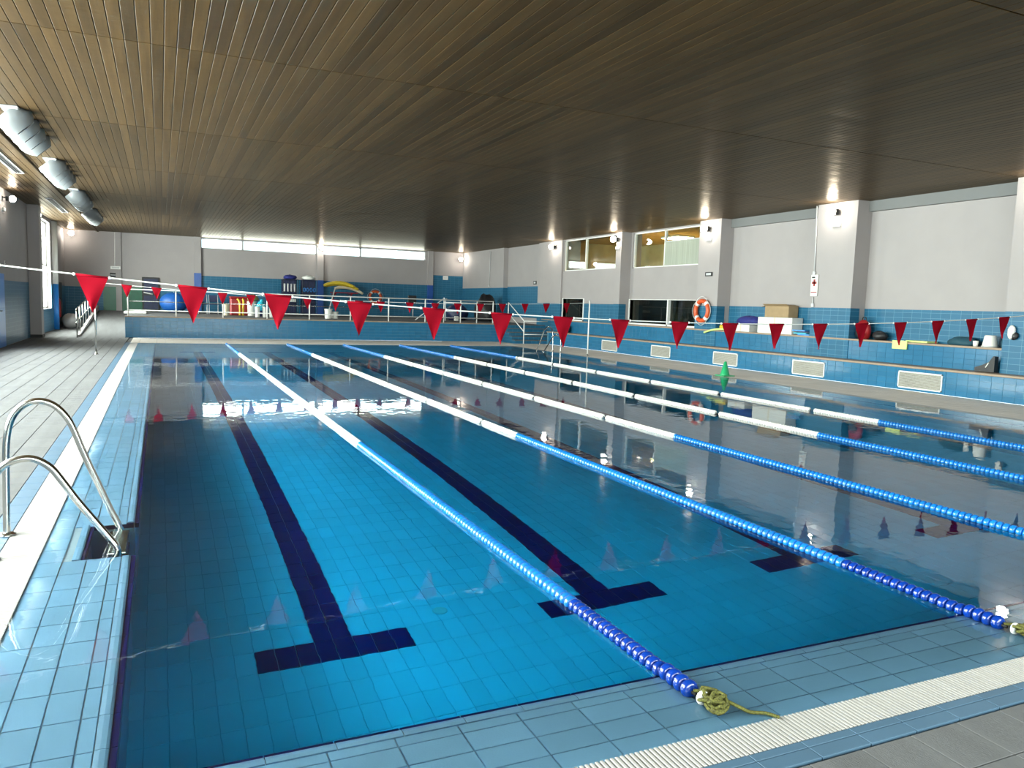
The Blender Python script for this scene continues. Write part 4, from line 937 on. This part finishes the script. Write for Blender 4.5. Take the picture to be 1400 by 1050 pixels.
# dark folding chairs
for k, p in enumerate((277, 292)):
    x = at(p, 36.0); y = 36.0
    t = thing('folding_chair', ['dark folding chair beside the blue ball on the platform', 'dark folding chair beside the red padded crate on the platform'][k], 'chair', (x, y, Q))
    cbox((x-0.2, y-0.2, Q+0.42), (x+0.2, y+0.2, Q+0.45), 0.01).build('seat', M['dark_blue'], t)
    cbox((x-0.2, y+0.17, Q+0.55), (x+0.2, y+0.2, Q+0.86), 0.01).build('backrest', M['dark_blue'], t)
    for sx in (-0.19, 0.19):
        MB().tube([(x+sx, y-0.22, Q), (x+sx, y+0.19, Q+0.88)], 0.013, 6).build('leg', M['grey_plastic'], t); MB().tube([(x+sx, y+0.24, Q), (x+sx, y-0.16, Q+0.43)], 0.013, 6).build('leg', M['grey_plastic'], t)
def tub(name, label, cat, px_, Y, r, h, m_, lid=None, z=Q, ribs=0):
    x = at(px_, Y); t = thing(name, label, cat, (x, Y, z))
    prof = [(r*0.86, 0), (r*0.88, 0.01)] + [(r*(0.88+0.12*i/8) * (1.03 if ribs and i % 2 else 1), h*i/8) for i in range(1, 9)]
    MB().lathe(prof, (x, Y, z), 18).build('body', M[m_], t)
    MB().lathe([(r*1.06, 0), (r*1.08, 0.02), (r*1.0, 0.05)], (x, Y, z+h-0.02), 18).build('rim', M[lid or m_], t)
    return t
tub('ribbed_bin', 'ribbed beige bin on the platform left of the red padded crate', 'bin', 309, 33.5, 0.16, 0.50, 'cream', None, Q, 1)
x0, x1 = at(315, 34.2), at(341, 34.2)
t = thing('padded_crate', 'dark red padded crate on the platform behind the yellow poles', 'crate', ((x0+x1)/2, 34.4, Q))
cbox((x0, 34.2, Q), (x1, 34.8, Q+0.78), 0.05).build('body', M['red'], t); cbox((x0-0.02, 34.18, Q+0.76), (x1+0.02, 34.82, Q+0.84), 0.03).build('lid', M['red'], t)
for k, p in enumerate((328, 332.5)):
    x = at(p, 33.9); t = MB().tube(catmull([(x, 33.9, Q), (x, 33.9, Q+0.4), (x-0.02*(1-2*k), 33.95, Q+0.62), (x-0.10*(1-k), 34.0, Q+0.74)], 4), 0.045, 8).build('foam_noodle', M['yellow'])
    tag(t, 'yellow foam noodle standing before the dark red padded crate', 'noodle', 'yellow noodles by the crate')
tub('bucket', 'white bucket with cream lid under the olive sack on the platform', 'bucket', 344, 33.6, 0.19, 0.62, 'card_white', 'cream')
t = MB().blob((at(345.5, 33.6), 33.6, Q+0.78), (0.24, 0.2, 0.17), 14, 9, 0.1, 21, 0.11).build('sack', M['olive']); tag(t, 'olive sack resting on the white bucket with the cream lid', 'sack')
t = thing('toy_float', 'bright cyan inflatable toy on the platform above the white canisters', 'toy', (at(357, 33.4), 33.4, Q)); xx = at(357, 33.4)
MB().blob((xx, 33.4, Q+0.45), (0.2, 0.14, 0.22), 14, 10, 0.08, 31).build('body', M['cyan'], t); MB().blob((xx+0.03, 33.4, Q+0.66), (0.09, 0.08, 0.10), 10, 8).build('head', M['cyan'], t); MB().blob((xx+0.02, 33.4, Q+0.13), (0.24, 0.16, 0.14), 12, 8, 0.05, 3, 0.13).build('base', M['dark_blue'], t)
for k, p in enumerate((352, 362, 371)):
    tub('canister', 'slim white canister in the row behind the platform railing', 'canister', p, 31.6, 0.10, 0.42, 'white_plastic').__setitem__('group', 'white canisters')
# wire cage trolleys with gear
for k, (pa, pb) in enumerate(((387, 408), (413.5, 434))):
    Y = 36.8; x0, x1 = at(pa, Y), at(pb, Y); zt = Q + 1.78
    t = thing('cage_trolley', ['dark wire cage trolley with white bottles beside the pool gear', 'dark wire cage trolley with pale rings next to the blue pier'][k], 'trolley', ((x0+x1)/2, Y+0.3, Q))
    for x in (x0, x1-0.03):
        for y in (Y, Y+0.6): cbox((x, y, Q+0.05), (x+0.03, y+0.03, zt), 0.005).build('upright', M['black'], t)
    for z in (Q+0.10, Q+0.62, Q+1.14, zt-0.03): cbox((x0, Y, z), (x1, Y+0.63, z+0.03), 0.005).build('shelf', M['dark_blue'], t)
    cbox((x0, Y+0.60, Q+0.1), (x1, Y+0.61, zt), 0.003).build('back_mesh', M['dark_blue'], t)
    for j in range(7): x = x0 + (x1-x0)*(j+1)/8; MB().tube([(x, Y, Q+0.1), (x, Y, zt)], 0.006, 5).build('wire', M['black'], t)
    for sx in (x0+0.05, x1-0.05): MB().lathe([(0.02, -0.015), (0.045, -0.012), (0.045, 0.012), (0.02, 0.015)], (sx, Y+0.05, Q+0.045), 10, 'y').build('castor', M['black'], t)
    for j in range(4):
        x = x0 + (x1-x0)*(0.16+0.22*j); Z = Q + 1.17
        if k == 0: s_ = tub('bottle', 'pale bottle standing on the top shelf of the cage trolley', 'bottle', 400, 37.1, 0.05, 0.36, 'grey_plastic', None, Z); dx = x - s_.location.x; s_.location.x += dx; s_['group'] = 'bottles in the cage'
        else:
            s_ = MB().tube([(x + 0.05*math.cos(a*0.5236), 36.95, Z + 0.115 + 0.09*math.sin(a*0.5236)) for a in range(12)], 0.02, 8, close=True).build('float_ring', M['sky_plastic']); tag(s_, 'pale blue ring standing on the top shelf of the cage trolley', 'ring', 'rings in the cage')
    if k == 0: s_ = cbox((x0+0.1, Y+0.1, Q+0.66), (x1-0.1, Y+0.4, Q+0.80), 0.01).build('tray', M['card_white']); tag(s_, 'low white tray on the middle shelf of the bottle trolley', 'tray')
    s_ = MB().blob(((x0+x1)/2, Y+0.3, zt+0.09), (0.33, 0.24, 0.13), 14, 8, 0.12, 40+k, 0.085).build('net_bag', M['navy_cloth'] if k == 0 else M['card_white']); tag(s_, ['dark net bag heaped on top of the bottle trolley', 'white bundle on top of the ring trolley'][k], 'bag')
# yellow floats on a rack
Y = 38.0
t = thing('float_rack', 'red braced rack on the end wall carrying the curved yellow floats', 'rack', (at(470, Y), Y, Q))
xa, xb = at(452, Y), at(490, Y)
for x in (xa+0.3, xb-0.3): MB().tube([(x, YB-0.02, 1.9), (x, Y-0.1, 1.98)], 0.025, 6).build('arm', M['red'], t); MB().tube([(x, YB-0.02, 1.5), (x, Y+0.2, 1.95)], 0.02, 6).build('brace', M['red'], t)
cbox((xa, Y+0.1, 1.97), (xb, Y+0.2, 2.02), 0.01).build('crossbar', M['red'], t)
for k, (pa, pb, za, zb, m_, lb) in enumerate(((441, 483, 2.13, 2.39, 'yellow', 'topmost bright yellow curved foam float on the red rack'), (445, 489, 2.12, 2.36, 'yellow', 'middle yellow curved foam float on the red rack'), (458, 497, 2.02, 2.22, 'cream', 'lowest cream curved foam float drooping off the red rack'))):
    x0, x1 = at(pa, Y), at(pb, Y); yy = Y - 0.25 + 0.22*k; n = 14; vs_ = []
    pts = [(x0 + (x1-x0)*i/n, yy, za + 0.11 + (zb-za)*math.sin(math.pi*(0.12+0.80*i/n)) - 0.10*k*(i/n)**2) for i in range(n+1)]
    s_ = MB().tube(pts, [0.05+0.05*math.sin(math.pi*(0.1+0.8*i/n)) for i in range(n+1)], 10).build('foam_float', M[m_]); tag(s_, lb, 'float')
s_ = MB().tube([(at(445, Y), Y-0.5, Q), (at(457, Y), Y-0.2, 2.25)], 0.03, 8).build('paddle', M['white_paint']); tag(s_, 'white pole leaning on the yellow floats', 'pole')
tub('bucket', 'tall white bucket stack on the platform below the yellow floats', 'bucket', 449, 32.0, 0.17, 0.40, 'white_plastic')
tub('bucket', 'short white bucket on the platform beside the tall bucket stack', 'bucket', 458, 32.2, 0.15, 0.28, 'card_white')
# folded chair, tarpaulin heap and bins by the corner
x = at(562, 37.5); t = thing('office_chair', 'black chair on a single stem beside the blue pier on the platform', 'chair', (x, 37.5, Q))
cbox((x-0.24, 37.3, Q+0.75), (x+0.24, 37.36, Q+1.2), 0.03).build('backrest', M['black'], t); cbox((x-0.22, 36.95, Q+0.5), (x+0.22, 37.36, Q+0.58), 0.03).build('seat', M['black'], t)
MB().tube([(x, 37.15, Q+0.05), (x, 37.15, Q+0.5)], 0.03, 8).build('stem', M['grey_plastic'], t)
for a in range(5): MB().tube([(x, 37.15, Q+0.06), (x+0.26*math.cos(a*1.257), 37.15+0.26*math.sin(a*1.257), Q+0.03)], 0.02, 6).build('foot', M['black'], t)
xa, xb = at(612, 34.5), at(640, 34.5)
t = MB().blob(((xa+xb)/2, 34.6, Q+0.34), ((xb-xa)/2, 0.6, 0.46), 22, 12, 0.10, 51, 0.34).build('tarpaulin_heap', M['dark_blue']); tag(t, 'dark blue tarpaulin heap on the platform behind the white gate', 'tarpaulin')
xa, xb = at(650, 33.5), at(678, 33.5)
t = MB().blob(((xa+xb)/2, 33.5, Q+0.50), ((xb-xa)/2, 0.55, 0.78), 20, 12, 0.14, 57, 0.50).build('covered_equipment', M['black']); tag(t, 'tall black covered equipment heap against the tiled side wall', 'equipment')
s_ = cbox((at(622, 33.4), 33.3, Q+0.72), (at(626.5, 33.4), 33.5, Q+0.94), 0.01).build('paper_box', M['card_white']); s_.location.z -= 0.72; tag(s_, 'small white box on the platform before the tarpaulin heap', 'box')
t = thing('stair_rail', 'grey sloping stair rail leaning up beside the blue pier', 'railing', (at(572, 33), 33.0, Q))
MB().tube([(at(568, 33), 33.0, Q), (at(606, 33), 33.0, Q+1.05), (at(611, 33), 33.0, Q+1.05)], 0.025, 8).build('rail', M['grey_plastic'], t); MB().tube([(at(609, 33), 33.0, Q), (at(609, 33), 33.0, Q+1.05)], 0.022, 8).build('post', M['white_paint'], t)
x = at(178, 37.5); t = cbox((x-0.1, 33.0, Q+0.005), (x+0.75, 34.2, Q+0.09), 0.02).build('exercise_mat', M['card_white']); tag(t, 'white exercise mat lying at the platform corner above the ramp', 'mat')
x = at(742, 26.0); t = thing('bench_bag', 'dark bag on the lower bench beside the step handrail', 'bag', (15.8, 26.4, T1Z)); MB().blob((15.78, 26.4, T1Z+0.14), (0.17, 0.4, 0.2), 14, 9, 0.08, 61, 0.14).build('body', M['teal_cloth'], t); MB().tube(catmull([(15.78, 26.2, T1Z+0.3), (15.78, 26.3, T1Z+0.42), (15.78, 26.5, T1Z+0.42), (15.78, 26.6, T1Z+0.3)], 4), 0.015, 6).build('handle', M['black'], t)
